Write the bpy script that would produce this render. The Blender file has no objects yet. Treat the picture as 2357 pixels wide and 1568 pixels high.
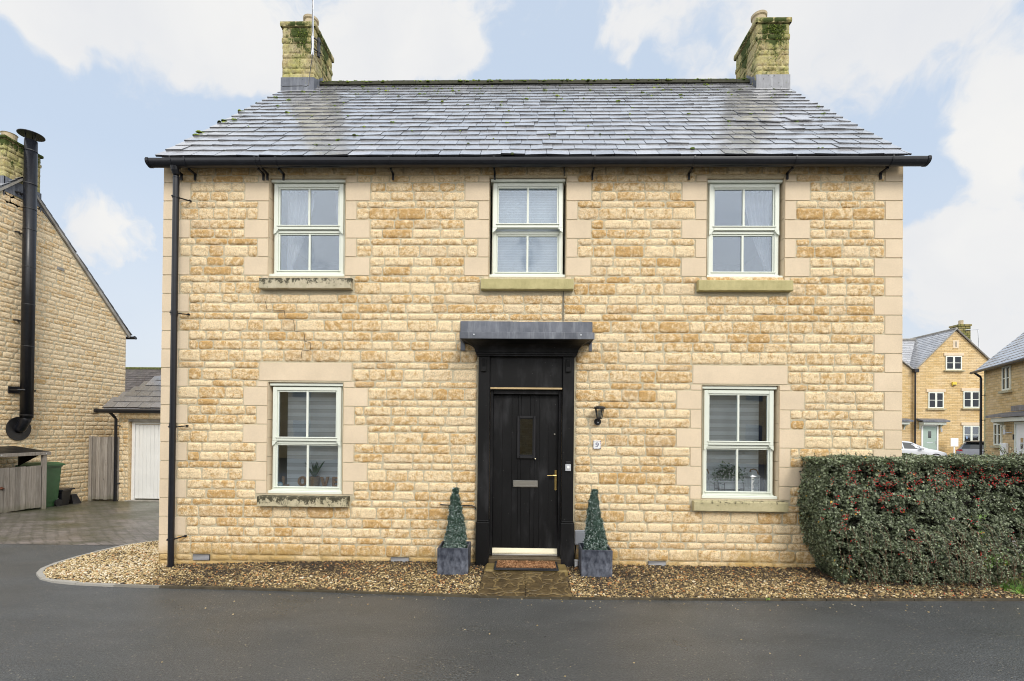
import bpy, math, random
import numpy as np
from mathutils import Vector, Matrix
R=math.radians
random.seed(7); rng=np.random.default_rng(11)
SC=bpy.context.scene
COL=SC.collection

# ------------------------------------------------------------------ camera
cam=bpy.data.cameras.new('camera'); co=bpy.data.objects.new('camera',cam); COL.objects.link(co); SC.camera=co
cam.sensor_width=36; cam.lens=36*1100/2357; cam.shift_x=0; cam.shift_y=(983.18-784)/2357
cam.clip_start=.05; cam.clip_end=2000
def camrot(yaw,pitch,roll):
    cy,sy=math.cos(yaw),math.sin(yaw); c,s=math.cos(pitch),math.sin(pitch); cr,sr=math.cos(roll),math.sin(roll)
    return Matrix(((cy,-sy,0),(sy,cy,0),(0,0,1)))@Matrix(((1,0,0),(0,c,-s),(0,s,c)))@Matrix(((cr,0,sr),(0,1,0),(-sr,0,cr)))
M=camrot(R(1.2059),R(.3672),R(-.5503))
m=Matrix.Identity(4)
for i in range(3):
    m[i][0]=M[i][0]; m[i][1]=M[i][2]; m[i][2]=-M[i][1]
m[0][3],m[1][3],m[2][3]=0,-5.8,1.7
co.matrix_world=m
def pdir(px,py):   # direction in the sky seen at a place of the photo (2357 wide)
    v=M@Vector(((px-1178.5)/1100,1,-(py-983.18)/1100)); return v.normalized()

# ------------------------------------------------------------------ world + sun
SUN_EL,SUN_AZ=R(40),R(153)     # azimuth clockwise from +Y
w=bpy.data.worlds.new('World'); SC.world=w; w.use_nodes=True
nt=w.node_tree; nt.nodes.clear()
def N(t,tree=None,**k):
    n=(tree or nt).nodes.new(t)
    for a,b in k.items(): setattr(n,a,b)
    return n
def world():
    L=nt.links.new
    sky=N('ShaderNodeTexSky'); sky.sky_type='NISHITA'; sky.sun_disc=False
    sky.sun_elevation=SUN_EL; sky.sun_rotation=SUN_AZ; sky.air_density=1.2; sky.dust_density=2.0; sky.ozone_density=1.5
    tc=N('ShaderNodeTexCoord')
    n1=N('ShaderNodeTexNoise'); n1.inputs['Scale'].default_value=2.6; n1.inputs['Detail'].default_value=5; n1.inputs['Roughness'].default_value=.55
    L(tc.outputs['Generated'],n1.inputs['Vector'])
    sub=N('ShaderNodeVectorMath',operation='SUBTRACT'); L(n1.outputs['Color'],sub.inputs[0]); sub.inputs[1].default_value=(.5,.5,.5)
    sc=N('ShaderNodeVectorMath',operation='SCALE'); L(sub.outputs[0],sc.inputs[0]); sc.inputs['Scale'].default_value=.32
    add=N('ShaderNodeVectorMath',operation='ADD'); L(tc.outputs['Generated'],add.inputs[0]); L(sc.outputs[0],add.inputs[1])
    blobs=[(60,-20,.12,.8),(300,-20,.16,.9),(560,40,.15,.9),(850,0,.15,.9),(1060,110,.08,.7),(160,110,.05,.5),(950,110,.08,.6),(620,180,.08,.5),
           (1420,40,.09,.7),(1650,0,.15,.9),(1900,-20,.15,.9),(2100,0,.12,.8),(2330,130,.12,.85),(2300,260,.09,.7),(2260,480,.13,.9),(2350,650,.18,.9),
           (210,510,.10,.5),(1500,100,.07,.5)]
    prev=None
    for px,py,r,wt in blobs:
        d=pdir(px,py)
        ds=N('ShaderNodeVectorMath',operation='DISTANCE'); L(add.outputs[0],ds.inputs[0]); ds.inputs[1].default_value=tuple(d)
        mr=N('ShaderNodeMapRange'); mr.interpolation_type='SMOOTHERSTEP'; L(ds.outputs['Value'],mr.inputs['Value'])
        mr.inputs['From Min'].default_value=r*1.15; mr.inputs['From Max'].default_value=r*.1; mr.inputs['To Min'].default_value=0; mr.inputs['To Max'].default_value=wt
        if prev is None: prev=mr.outputs[0]
        else:
            a=N('ShaderNodeMath',operation='ADD'); L(prev,a.inputs[0]); L(mr.outputs[0],a.inputs[1]); prev=a.outputs[0]
    # wisps everywhere + cover behind the camera and overhead
    n2=N('ShaderNodeTexNoise'); n2.inputs['Scale'].default_value=4.2; n2.inputs['Detail'].default_value=9; n2.inputs['Roughness'].default_value=.62
    L(add.outputs[0],n2.inputs['Vector'])
    n3=N('ShaderNodeMath',operation='MULTIPLY_ADD'); L(n2.outputs['Fac'],n3.inputs[0]); n3.inputs[1].default_value=3.4; n3.inputs[2].default_value=-1.78
    ad=N('ShaderNodeMath',operation='ADD'); L(prev,ad.inputs[0]); L(n3.outputs[0],ad.inputs[1])
    sep=N('ShaderNodeSeparateXYZ'); L(tc.outputs['Generated'],sep.inputs[0])
    back=N('ShaderNodeMapRange'); L(sep.outputs['Y'],back.inputs['Value']); back.inputs['From Min'].default_value=.55; back.inputs['From Max'].default_value=.0; back.inputs['To Max'].default_value=.9
    hor=N('ShaderNodeMapRange'); L(sep.outputs['Z'],hor.inputs['Value']); hor.inputs['From Min'].default_value=.42; hor.inputs['From Max'].default_value=.02; hor.inputs['To Max'].default_value=.62
    a2=N('ShaderNodeMath',operation='ADD'); L(ad.outputs[0],a2.inputs[0]); L(back.outputs[0],a2.inputs[1])
    mk=N('ShaderNodeMapRange'); mk.interpolation_type='SMOOTHSTEP'; L(a2.outputs[0],mk.inputs['Value']); mk.inputs['From Min'].default_value=.10; mk.inputs['From Max'].default_value=.66
    mx0=N('ShaderNodeMath',operation='MAXIMUM'); L(mk.outputs[0],mx0.inputs[0]); L(hor.outputs[0],mx0.inputs[1]); mx0.use_clamp=True
    # clear part: the physical sky thinned with high haze
    skm=N('ShaderNodeMix',data_type='RGBA'); skm.inputs[0].default_value=.8
    L(sky.outputs[0],skm.inputs[6]); skm.inputs[7].default_value=(5.5,6.45,7.75,1)
    # cloud colour: faint grey modelling
    n4=N('ShaderNodeTexNoise'); n4.inputs['Scale'].default_value=3.2; n4.inputs['Detail'].default_value=6
    L(add.outputs[0],n4.inputs['Vector'])
    cr=N('ShaderNodeValToRGB'); L(n4.outputs['Fac'],cr.inputs[0])
    cr.color_ramp.elements[0].position=.3; cr.color_ramp.elements[0].color=(.80,.82,.86,1)
    cr.color_ramp.elements[1].position=.65; cr.color_ramp.elements[1].color=(.94,.935,.92,1)
    cs=N('ShaderNodeVectorMath',operation='SCALE'); L(cr.outputs[0],cs.inputs[0])
    # cloud is brighter on the sun's side of the sky (behind the camera)
    bs=N('ShaderNodeMapRange'); L(sep.outputs['Y'],bs.inputs['Value']); bs.inputs['From Min'].default_value=.35; bs.inputs['From Max'].default_value=-.5; bs.inputs['To Min'].default_value=7.9; bs.inputs['To Max'].default_value=17
    L(bs.outputs[0],cs.inputs['Scale'])
    mx=N('ShaderNodeMix',data_type='RGBA'); L(mx0.outputs[0],mx.inputs[0]); L(skm.outputs[2],mx.inputs[6]); L(cs.outputs[0],mx.inputs[7])
    bg=N('ShaderNodeBackground'); bg.inputs['Strength'].default_value=.1; L(mx.outputs[2],bg.inputs['Color'])
    out=N('ShaderNodeOutputWorld'); L(bg.outputs[0],out.inputs[0])
world()
sl=bpy.data.lights.new('sun','SUN'); sl.energy=1.5; sl.angle=R(16); sl.color=(1,.95,.87)
so=bpy.data.objects.new('sun',sl); COL.objects.link(so)
sd=Vector((math.sin(SUN_AZ)*math.cos(SUN_EL),math.cos(SUN_AZ)*math.cos(SUN_EL),math.sin(SUN_EL)))
so.rotation_euler=sd.to_track_quat('Z','Y').to_euler(); so.location=(0,-5,20)
SC.view_settings.view_transform='Standard'; SC.view_settings.look='None'; SC.view_settings.exposure=.3; SC.view_settings.gamma=1
SC.cycles.max_bounces=6; SC.cycles.transparent_max_bounces=12; SC.cycles.use_denoising=True; SC.cycles.denoising_prefilter='ACCURATE'; SC.cycles.filter_width=1.0

# ------------------------------------------------------------------ materials
MATS={}
class Mt:
    def __init__(s,name,color=(.5,.5,.5),rough=.6,spec=.5,metal=0,coat=0,ior=None):
        s.m=bpy.data.materials.new(name); s.m.use_nodes=True; s.t=s.m.node_tree; s.b=s.t.nodes['Principled BSDF']
        s.b.inputs['Base Color'].default_value=(*color,1); s.b.inputs['Roughness'].default_value=rough
        s.b.inputs['Specular IOR Level'].default_value=spec; s.b.inputs['Metallic'].default_value=metal
        if coat: s.b.inputs['Coat Weight'].default_value=coat; s.b.inputs['Coat Roughness'].default_value=.08
        if ior: s.b.inputs['IOR'].default_value=ior
        MATS[name]=s.m; s._tc=None
    def n(s,t,**k):
        n=s.t.nodes.new(t)
        for a,b in k.items(): setattr(n,a,b)
        return n
    def l(s,a,b): s.t.links.new(a,b)
    def pos(s,scale=(1,1,1),kind='Object'):
        if s._tc is None: s._tc=s.n('ShaderNodeTexCoord')
        mp=s.n('ShaderNodeMapping'); s.l(s._tc.outputs[kind],mp.inputs[0]); mp.inputs['Scale'].default_value=scale; return mp.outputs[0]
    def noise(s,scale,detail=4,rough=.55,stretch=(1,1,1),dist=0):
        n=s.n('ShaderNodeTexNoise'); n.inputs['Scale'].default_value=scale; n.inputs['Detail'].default_value=detail; n.inputs['Roughness'].default_value=rough; n.inputs['Distortion'].default_value=dist
        s.l(s.pos(stretch),n.inputs['Vector']); return n.outputs['Fac']
    def ramp(s,fac,stops):
        r=s.n('ShaderNodeValToRGB'); s.l(fac,r.inputs[0]); e=r.color_ramp.elements
        while len(e)<len(stops): e.new(.5)
        for q,(p,c) in zip(e,stops):
            q.position=p; q.color=(*c,1) if hasattr(c,'__len__') else (c,c,c,1)
        return r.outputs[0]
    def mix(s,f,a,b,mode='MIX'):
        x=s.n('ShaderNodeMix',data_type='RGBA',blend_type=mode)
        for i,v in ((0,f),(6,a),(7,b)):
            if hasattr(v,'links') or isinstance(v,bpy.types.NodeSocket): s.l(v,x.inputs[i])
            elif i==0: x.inputs[0].default_value=v
            else: x.inputs[i].default_value=(*v,1)
        return x.outputs[2]
    def math(s,op,a,b=None,c=None):
        x=s.n('ShaderNodeMath',operation=op)
        for i,v in enumerate((a,b,c)):
            if v is None: continue
            if isinstance(v,bpy.types.NodeSocket): s.l(v,x.inputs[i])
            else: x.inputs[i].default_value=v
        return x.outputs[0]
    def attr(s,name='sc'):
        a=s.n('ShaderNodeAttribute'); a.attribute_name=name; sp=s.n('ShaderNodeSeparateColor'); s.l(a.outputs['Color'],sp.inputs[0]); return sp.outputs[0],sp.outputs[1],sp.outputs[2],a.outputs['Alpha']
    def base(s,c): s.l(c,s.b.inputs['Base Color'])
    def rough(s,c): s.l(c,s.b.inputs['Roughness'])
    def bump(s,h,strength=.5,dist=.01):
        b=s.n('ShaderNodeBump'); b.inputs['Strength'].default_value=strength; b.inputs['Distance'].default_value=dist; s.l(h,b.inputs['Height'])
        s.l(b.outputs[0],s.b.inputs['Normal']); return s

def simple(name,color,rough=.6,spec=.5,metal=0,coat=0,var=.12,scale=9,bump=.15):
    m=Mt(name,color,rough,spec,metal,coat)
    n=m.noise(scale,5); n2=m.noise(scale*14,3)
    lo=tuple(c*(1-var) for c in color); hi=tuple(min(1,c*(1+var)) for c in color)
    m.base(m.ramp(n,[(.3,lo),(.7,hi)]))
    if bump: m.bump(n2,bump,.003)
    return m.m

def stone_mat(name,cream=(.835,.67,.43),orange=(.585,.365,.145),ash=(.70,.575,.415),mortar=(.64,.565,.40),moss=0.0,fine=1.0):
    m=Mt(name,rough=.9,spec=.25)
    tone,ashf,rnd,al=m.attr()
    n=m.noise(15,6,.72,dist=.5); nf=m.noise(85*fine,3,.7); nf2=m.noise(38*fine,4,.75)
    f=m.math('ADD',m.math('MULTIPLY',n,2.2),m.math('MULTIPLY_ADD',tone,.50,-.555))
    f=m.math('ADD',f,m.math('MULTIPLY',nf2,.9))
    c=m.ramp(m.math('MULTIPLY',f,.5),[(.55,tuple(min(1,x*1.04) for x in cream)),(.655,tuple(a*.55+b*.45 for a,b in zip(cream,orange))),(.765,orange)])
    c=m.mix(m.math('MULTIPLY',m.math('GREATER_THAN',rnd,.9),.22),c,(.60,.48,.34))
    c=m.mix(1.0,c,m.ramp(nf,[(.30,.60),(.5,1.0),(.70,1.14)]),'MULTIPLY')
    na=m.noise(2.2,4); nb=m.noise(7,5,.7,stretch=(1,1,.35))
    ca=m.ramp(na,[(.3,tuple(x*.92 for x in ash)),(.7,tuple(min(1,x*1.06) for x in ash))])
    ca=m.mix(1.0,ca,m.ramp(nf,[(.3,.93),(.7,1.04)]),'MULTIPLY')
    ca=m.mix(m.ramp(nb,[(.62,0.),(.8,.35)]),ca,(.80,.74,.66))
    c=m.mix(ashf,c,ca)
    cm=m.mix(1.0,m.mix(nb,mortar,tuple(x*.86 for x in mortar)),m.ramp(nf,[(.3,.85),(.7,1.05)]),'MULTIPLY')
    c=m.mix(al,cm,c)     # alpha 0 = mortar
    # dirt: damp base of the wall and runs under sills have their own outline
    sp=m.n('ShaderNodeSeparateXYZ'); m.l(m.pos(),sp.inputs[0])
    low=m.math('ADD',m.math('MULTIPLY_ADD',sp.outputs['Z'],-2.8,.22),m.math('MULTIPLY',m.noise(3.1,5,.6),1.6))
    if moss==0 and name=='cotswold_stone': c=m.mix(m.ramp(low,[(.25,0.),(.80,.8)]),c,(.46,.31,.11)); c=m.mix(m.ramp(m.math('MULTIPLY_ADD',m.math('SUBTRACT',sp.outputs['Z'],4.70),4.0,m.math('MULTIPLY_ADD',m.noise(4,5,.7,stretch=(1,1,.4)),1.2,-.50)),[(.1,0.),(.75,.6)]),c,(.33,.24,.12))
    # lime bloom patches
    c=m.mix(m.ramp(m.noise(1.1,5,.7),[(.60,0.),(.78,.32)]),c,(.80,.70,.56))
    if moss:
        g=m.noise(3.5,5,.65); g2=m.noise(14,5,.7)
        c=m.mix(m.ramp(g,[(.38,.08),(.68,.66)]),c,(.36,.39,.10))
        c=m.mix(1.0,c,m.ramp(g2,[(.3,.62),(.65,1.1)]),'MULTIPLY')
        c=m.mix(m.ramp(m.math('MULTIPLY_ADD',m.noise(5.5,6,.72,stretch=(1,1,.6)),1.0,m.math('MULTIPLY',al,-.42)),[(.16,0.),(.24,1.)]) ,c,(.055,.075,.018))
    m.base(c); m.bump(m.math('MULTIPLY',m.math('ADD',nf,m.math('MULTIPLY',nf2,1.2)),m.math('MULTIPLY_ADD',ashf,-.9,1.)),1. if moss==0 else .7,.010)
    return m.m
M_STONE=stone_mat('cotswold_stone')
M_STONE2=stone_mat('neighbour_stone',cream=(.82,.67,.45),orange=(.64,.43,.20),fine=.7)
M_CHIM=stone_mat('mossy_chimney_stone',cream=(.56,.47,.29),orange=(.42,.31,.15),ash=(.45,.40,.2),mortar=(.07,.07,.035),moss=1)

def brick_mat(name,c1,c2,mort,bw=.36,bh=.115,gap=.008):
    m=Mt(name,rough=.92,spec=.2); sp=m.n('ShaderNodeSeparateXYZ'); m.l(m.pos(),sp.inputs[0]); cb=m.n('ShaderNodeCombineXYZ')
    m.l(m.math('ADD',sp.outputs['X'],sp.outputs['Y']),cb.inputs[0]); m.l(sp.outputs['Z'],cb.inputs[1])
    b=m.n('ShaderNodeTexBrick'); m.l(cb.outputs[0],b.inputs['Vector']); b.inputs['Scale'].default_value=1
    b.inputs['Brick Width'].default_value=bw; b.inputs['Row Height'].default_value=bh; b.inputs['Mortar Size'].default_value=gap; b.inputs['Mortar Smooth'].default_value=.4
    b.inputs['Color1'].default_value=(*c1,1); b.inputs['Color2'].default_value=(*c2,1); b.inputs['Mortar'].default_value=(*mort,1)
    c=m.mix(1.0,b.outputs['Color'],m.ramp(m.noise(14,5,.7),[(.3,.80),(.7,1.12)]),'MULTIPLY')
    c=m.mix(m.ramp(m.noise(.8,4,.6,stretch=(1,1,.5)),[(.45,0.),(.75,.45)]),c,(.74,.60,.42))
    c=m.mix(m.ramp(m.noise(1.3,5,.65,stretch=(1.6,1.6,.4)),[(.6,0.),(.8,.35)]),c,(.40,.29,.14))
    m.base(c); h=m.math('ADD',m.math('MULTIPLY',b.outputs['Fac'],-1.),m.math('MULTIPLY',m.noise(22,4,.7),.9)); m.bump(h,.8,.015); return m.m
M_BRICK=brick_mat('far_stone_wall',(.74,.555,.30),(.60,.41,.18),(.42,.33,.19))

def slate_mat(name,a=(.30,.305,.325),b=(.50,.505,.53),rough=.24,spec=1.0,mossy=.22,coat=1.0):
    m=Mt(name,rough=rough,spec=spec,coat=coat); tone,e,rnd,al=m.attr()
    c=m.mix(tone,a,b)
    c=m.mix(1.0,c,m.ramp(m.noise(30,5,.7,stretch=(1,.4,1)),[(.3,.72),(.7,1.2)]),'MULTIPLY')
    c=m.mix(m.ramp(m.noise(1.3,5,.65),[(.58,0.),(.75,mossy)]),c,(.12,.14,.07))
    c=m.mix(m.math('MULTIPLY',e,1.0),c,(.02,.02,.024))
    m.base(c); m.rough(m.math('ADD',m.ramp(m.noise(5,5,.7),[(.35,rough*.75),(.7,rough*1.7)]),m.math('MULTIPLY',rnd,.12)))
    m.b.inputs['Coat Roughness'].default_value=.16
    m.b.inputs['Coat IOR'].default_value=1.9
    m.bump(m.noise(26,5,.75,stretch=(1,.5,1)),.35,.004); return m.m
M_SLATE=slate_mat('wet_slate')
M_TILE=slate_mat('old_brown_tile',(.06,.052,.05),(.115,.10,.092),rough=.6,spec=.4,mossy=.5,coat=0)

def asphalt():
    m=Mt('wet_asphalt',rough=.4,spec=.6); nf=m.noise(70,4,.85); nm=m.noise(60,3,.7); nl=m.noise(.55,4,.55)
    v=m.n('ShaderNodeTexVoronoi'); v.inputs['Scale'].default_value=110; m.l(m.pos(),v.inputs['Vector'])
    c=m.ramp(nf,[(.36,(.020,.022,.023)),(.5,(.060,.065,.068)),(.62,(.12,.128,.13)),(.78,(.26,.265,.26))])
    sp=m.n('ShaderNodeSeparateColor'); m.l(v.outputs['Color'],sp.inputs[0])
    c=m.mix(m.math('MULTIPLY',m.math('GREATER_THAN',sp.outputs[0],.988),.6),c,(.34,.30,.22))
    c=m.mix(m.ramp(m.noise(.9,4,.6),[(.5,0.),(.75,.3)]),c,(.045,.050,.042))
    c=m.mix(m.ramp(nl,[(.35,0.),(.7,.30)]),c,(.095,.098,.10))
    c=m.mix(1.0,c,m.ramp(m.noise(2.6,5,.65,stretch=(.5,1.6,1)),[(.3,.84),(.7,1.12)]),'MULTIPLY')
    m.base(c); m.rough(m.ramp(m.noise(.8,5,.6,dist=.6),[(.35,.26),(.65,.50)]))
    m.bump(m.math('ADD',nf,m.math('MULTIPLY',v.outputs['Distance'],.9)),.6,.006); return m.m
M_ASPH=asphalt()
def setts():
    m=Mt('block_paving',rough=.38,spec=.6)
    b=m.n('ShaderNodeTexBrick'); mp=m.pos((1,1,1)); b.offset=.5
    wv=m.n('ShaderNodeVectorMath',operation='ADD'); m.l(mp,wv.inputs[0])
    nz=m.n('ShaderNodeTexNoise'); nz.inputs['Scale'].default_value=1.1; m.l(mp,nz.inputs['Vector'])
    s=m.n('ShaderNodeVectorMath',operation='SCALE'); m.l(nz.outputs['Color'],s.inputs[0]); s.inputs['Scale'].default_value=.07; m.l(s.outputs[0],wv.inputs[1])
    m.l(wv.outputs[0],b.inputs['Vector']); b.inputs['Scale'].default_value=1; b.inputs['Brick Width'].default_value=.2; b.inputs['Row Height'].default_value=.1; b.inputs['Mortar Size'].default_value=.011; b.inputs['Mortar Smooth'].default_value=.2
    b.inputs['Color1'].default_value=(.165,.145,.13,1); b.inputs['Color2'].default_value=(.25,.215,.205,1); b.inputs['Mortar'].default_value=(.025,.028,.012,1)
    c=m.mix(1.0,b.outputs['Color'],m.ramp(m.noise(45,4,.8),[(.3,.6),(.7,1.35)]),'MULTIPLY')
    sp=m.n('ShaderNodeSeparateXYZ'); m.l(m.pos(),sp.inputs[0]); mo=m.math('ADD',m.math('MULTIPLY',m.noise(1.3,6,.75),1.0),m.math('MULTIPLY',sp.outputs['Y'],.035))
    c=m.mix(m.ramp(mo,[(.52,0.),(.72,.85)]),c,(.050,.054,.022))
    c=m.mix(m.ramp(m.noise(19,5,.8),[(.60,0.),(.68,.8)]),c,(.40,.36,.25))
    m.base(c); m.rough(m.ramp(m.noise(.8,4),[(.3,.26),(.7,.5)]))
    m.bump(m.math('ADD',m.math('MULTIPLY',b.outputs['Fac'],-1.),m.noise(40,3)),.6,.008); return m.m
M_SETT=setts()
def gravelm():
    m=Mt('golden_gravel',rough=.5,spec=.5); tone,e,rnd,al=m.attr()
    c=m.ramp(tone,[(0.,(.035,.026,.018)),(.22,(.11,.075,.04)),(.45,(.29,.21,.09)),(.68,(.50,.38,.185)),(.88,(.68,.54,.31)),(1.,(.74,.66,.50))])
    c=m.mix(m.math('MULTIPLY',m.math('GREATER_THAN',rnd,.93),.7),c,(.50,.22,.07))
    c=m.mix(1.0,c,m.ramp(m.noise(90,3,.7),[(.3,.75),(.7,1.15)]),'MULTIPLY')
    m.base(c); return m.m
M_GRAV=gravelm()
M_GBASE=simple('gravel_bed',(.10,.075,.045),.8,bump=.6,scale=30,var=.4)
M_LEAD=Mt('lead',(.2,.215,.24),.42,.5); _m=M_LEAD
_m.base(_m.mix(_m.ramp(_m.noise(9,5,.7,stretch=(1.5,1.5,.15)),[(.5,0.),(.75,.55)]),_m.ramp(_m.noise(4,5,.6),[(.3,(.07,.078,.098)),(.7,(.155,.168,.20))]),(.36,.38,.41))); _m.bump(_m.noise(14,4),.2,.006); M_LEAD=_m.m
M_PAINT=simple('sage_white_paint',(.72,.755,.67),.38,.5,var=.03,scale=3,bump=.04)
M_WHITE=simple('white_upvc',(.86,.87,.86),.35,.5,var=.03,scale=3,bump=.03)
M_CREAM=simple('cream_threshold',(.72,.66,.48),.4,var=.06)
M_BLACKG=simple('black_gutter_plastic',(.009,.010,.014),.32,.4,var=.25,scale=12,bump=.1)
def blackpaint():
    m=Mt('weathered_black_paint',rough=.5,spec=.22)
    st=m.noise(5,5,.6,stretch=(1.5,1.5,.40)); pz=m.noise(1.9,4,.6,stretch=(1.3,1.3,.6))
    c=m.mix(m.ramp(m.math('MULTIPLY',st,m.math('MULTIPLY',pz,2.)),[(.50,0.),(.85,.36)]),(.0065,.0065,.007),(.07,.07,.075))
    v=m.n('ShaderNodeTexVoronoi'); v.inputs['Scale'].default_value=13; m.l(m.pos(),v.inputs['Vector'])
    c=m.mix(m.ramp(v.outputs['Distance'],[(.035,.55),(.05,0.)]),c,(.20,.20,.19))
    m.base(c); m.rough(m.ramp(pz,[(.3,.36),(.7,.62)])); m.bump(m.noise(130,3,.8),.3,.002); return m.m
M_BLACKP=blackpaint()
M_BLACKM=simple('black_powder_metal',(.014,.014,.016),.36,.5,var=.2,bump=.05)
M_BRASS=Mt('aged_brass',(.62,.45,.18),.25,metal=1).m
M_STEEL=Mt('brushed_steel',(.62,.60,.56),.3,metal=1).m
M_GALV=Mt('dull_aluminium',(.66,.68,.72),.42,metal=.7).m
def wood(name,a,b,rough=.8,stretch=(7,7,.55),green=0):
    m=Mt(name,rough=rough,spec=.25); tone,e,rnd,al=m.attr(); n=m.noise(4,6,.7,stretch=stretch,dist=.4); n2=m.noise(1.2,3)
    c=m.ramp(n,[(.28,a),(.7,b)]); c=m.mix(1.0,c,m.ramp(tone,[(0.,.68),(1.,1.2)]),'MULTIPLY')
    v=m.n('ShaderNodeTexVoronoi'); v.inputs['Scale'].default_value=5; m.l(m.pos((1,1,.5)),v.inputs['Vector'])
    c=m.mix(m.ramp(v.outputs['Distance'],[(.04,.8),(.1,0.)]),c,tuple(x*.35 for x in a))
    if green:
        sp=m.n('ShaderNodeSeparateXYZ'); m.l(m.pos(),sp.inputs[0])
        c=m.mix(m.ramp(m.math('ADD',m.math('MULTIPLY',sp.outputs['Z'],-1.2),m.math('MULTIPLY',n2,.8)),[(.15,0.),(.55,.6)]),c,(.10,.11,.035))
    m.base(c); m.bump(n,.5,.006); return m.m
M_GREYW=wood('silvered_wood',(.19,.165,.14),(.40,.37,.335),green=1)
M_LETW=wood('stained_pine',(.34,.17,.06),(.62,.36,.15),.5,stretch=(2,2,7))
M_RAWW=wood('raw_wood_edge',(.42,.30,.15),(.60,.46,.26),.7,stretch=(.6,8,8))
def glass(name,refl=.10,tint=(.80,.88,.98),thr=(.95,.97,.98)):
    m=bpy.data.materials.new(name); m.use_nodes=True; t=m.node_tree; t.nodes.clear()
    g=t.nodes.new('ShaderNodeBsdfGlossy'); g.inputs['Roughness'].default_value=.015; g.inputs['Color'].default_value=(*tint,1)
    tr=t.nodes.new('ShaderNodeBsdfTransparent'); tr.inputs['Color'].default_value=(*thr,1)
    lw=t.nodes.new('ShaderNodeFresnel'); lw.inputs['IOR'].default_value=1.5
    ad=t.nodes.new('ShaderNodeMath'); ad.operation='ADD'; ad.use_clamp=True; ad.inputs[1].default_value=refl; t.links.new(lw.outputs[0],ad.inputs[0])
    mx=t.nodes.new('ShaderNodeMixShader'); t.links.new(ad.outputs[0],mx.inputs[0]); t.links.new(tr.outputs[0],mx.inputs[1]); t.links.new(g.outputs[0],mx.inputs[2])
    nz=t.nodes.new('ShaderNodeTexNoise'); nz.inputs['Scale'].default_value=2.; bp=t.nodes.new('ShaderNodeBump'); bp.inputs['Strength'].default_value=.05; bp.inputs['Distance'].default_value=.02
    tc=t.nodes.new('ShaderNodeTexCoord'); t.links.new(tc.outputs['Object'],nz.inputs['Vector']); t.links.new(nz.outputs[0],bp.inputs['Height']); t.links.new(bp.outputs[0],g.inputs['Normal'])
    o=t.nodes.new('ShaderNodeOutputMaterial'); t.links.new(mx.outputs[0],o.inputs[0]); return m
M_GLASS=glass('window_glass'); M_GLASSD=glass('dark_glass',.10,thr=(.10,.11,.12)); M_FGLASS=glass('far_glass',.0,thr=(.04,.045,.05)); M_LGLASS=glass('lantern_glass',.05,thr=(.9,.88,.82))
M_ROOM=simple('room_plaster',(.30,.30,.31),.9,bump=0); M_ROOMD=simple('room_floor',(.10,.08,.06),.8,bump=0)
def leafm(name,stops,rough=.45):
    m=Mt(name,rough=rough,spec=.5); tone,e,rnd,al=m.attr(); m.base(m.ramp(tone,stops)); 
    m.b.inputs['Subsurface Weight'].default_value=0; return m.m
M_LEAF=leafm('cotoneaster_leaf',[(0.,(.012,.022,.010)),(.35,(.052,.062,.032)),(.65,(.135,.170,.088)),(.85,(.33,.37,.245)),(.92,(.13,.24,.04)),(.985,(.17,.30,.05)),(1.,(.5,.3,.04))])
M_TOPI=leafm('frosted_topiary_leaf',[(0.,(.010,.035,.022)),(.45,(.036,.085,.058)),(.7,(.10,.18,.14)),(.88,(.30,.40,.36)),(1.,(.60,.68,.66))])
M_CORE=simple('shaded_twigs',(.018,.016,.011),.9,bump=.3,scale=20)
M_TWIG=simple('brown_twig',(.13,.075,.045),.8)
M_BERRY=Mt('red_berry',(.52,.014,.014),.25,coat=.4).m
M_MOSS=leafm('moss',[(0.,(.035,.05,.008)),(.5,(.10,.15,.02)),(1.,(.26,.32,.05))],.95)
M_GRASS=leafm('grass',[(0.,(.03,.09,.012)),(.6,(.09,.22,.03)),(1.,(.22,.36,.07))],.5)
M_CONC=simple('weathered_kerb',(.30,.285,.255),.75,var=.3,scale=6,bump=.5); M_KERB=Mt('kerb_concrete',rough=.6); M_KERB.base(M_KERB.mix(M_KERB.attr()[0],(.36,.345,.31),M_KERB.ramp(M_KERB.noise(7,5,.7),[(.35,(.035,.028,.017)),(.7,(.10,.082,.05))]))); M_KERB.bump(M_KERB.noise(40,4),.5,.005); M_KERB=M_KERB.m
def sillm():
    m=Mt('lichened_sill',rough=.9,spec=.2); tone,e,rnd,al=m.attr()   # tone: black lichen amount, green: algae
    c=m.ramp(m.noise(5,5,.7),[(.3,(.40,.36,.25)),(.7,(.56,.50,.37))])
    c=m.mix(e,c,m.mix(1.0,c,(.95,.94,.66),'MULTIPLY'))
    sp=m.n('ShaderNodeSeparateXYZ'); m.l(m.pos((1,1,1),'Generated'),sp.inputs[0])
    k=m.math('ADD',m.math('MULTIPLY',m.noise(16,6,.85,stretch=(1,1,.8)),1.7),m.math('MULTIPLY',sp.outputs['Z'],.36))
    k=m.math('SUBTRACT',k,.22)
    k=m.math('ADD',k,m.math('MULTIPLY',tone,.45))
    k=m.math('MULTIPLY',k,.5)
    c=m.mix(m.ramp(k,[(.585,0.),(.645,.9)]),c,(.028,.027,.016))
    m.base(c); m.bump(m.noise(60,5,.8),.6,.006); return m.m
M_SILL=sillm()
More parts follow.
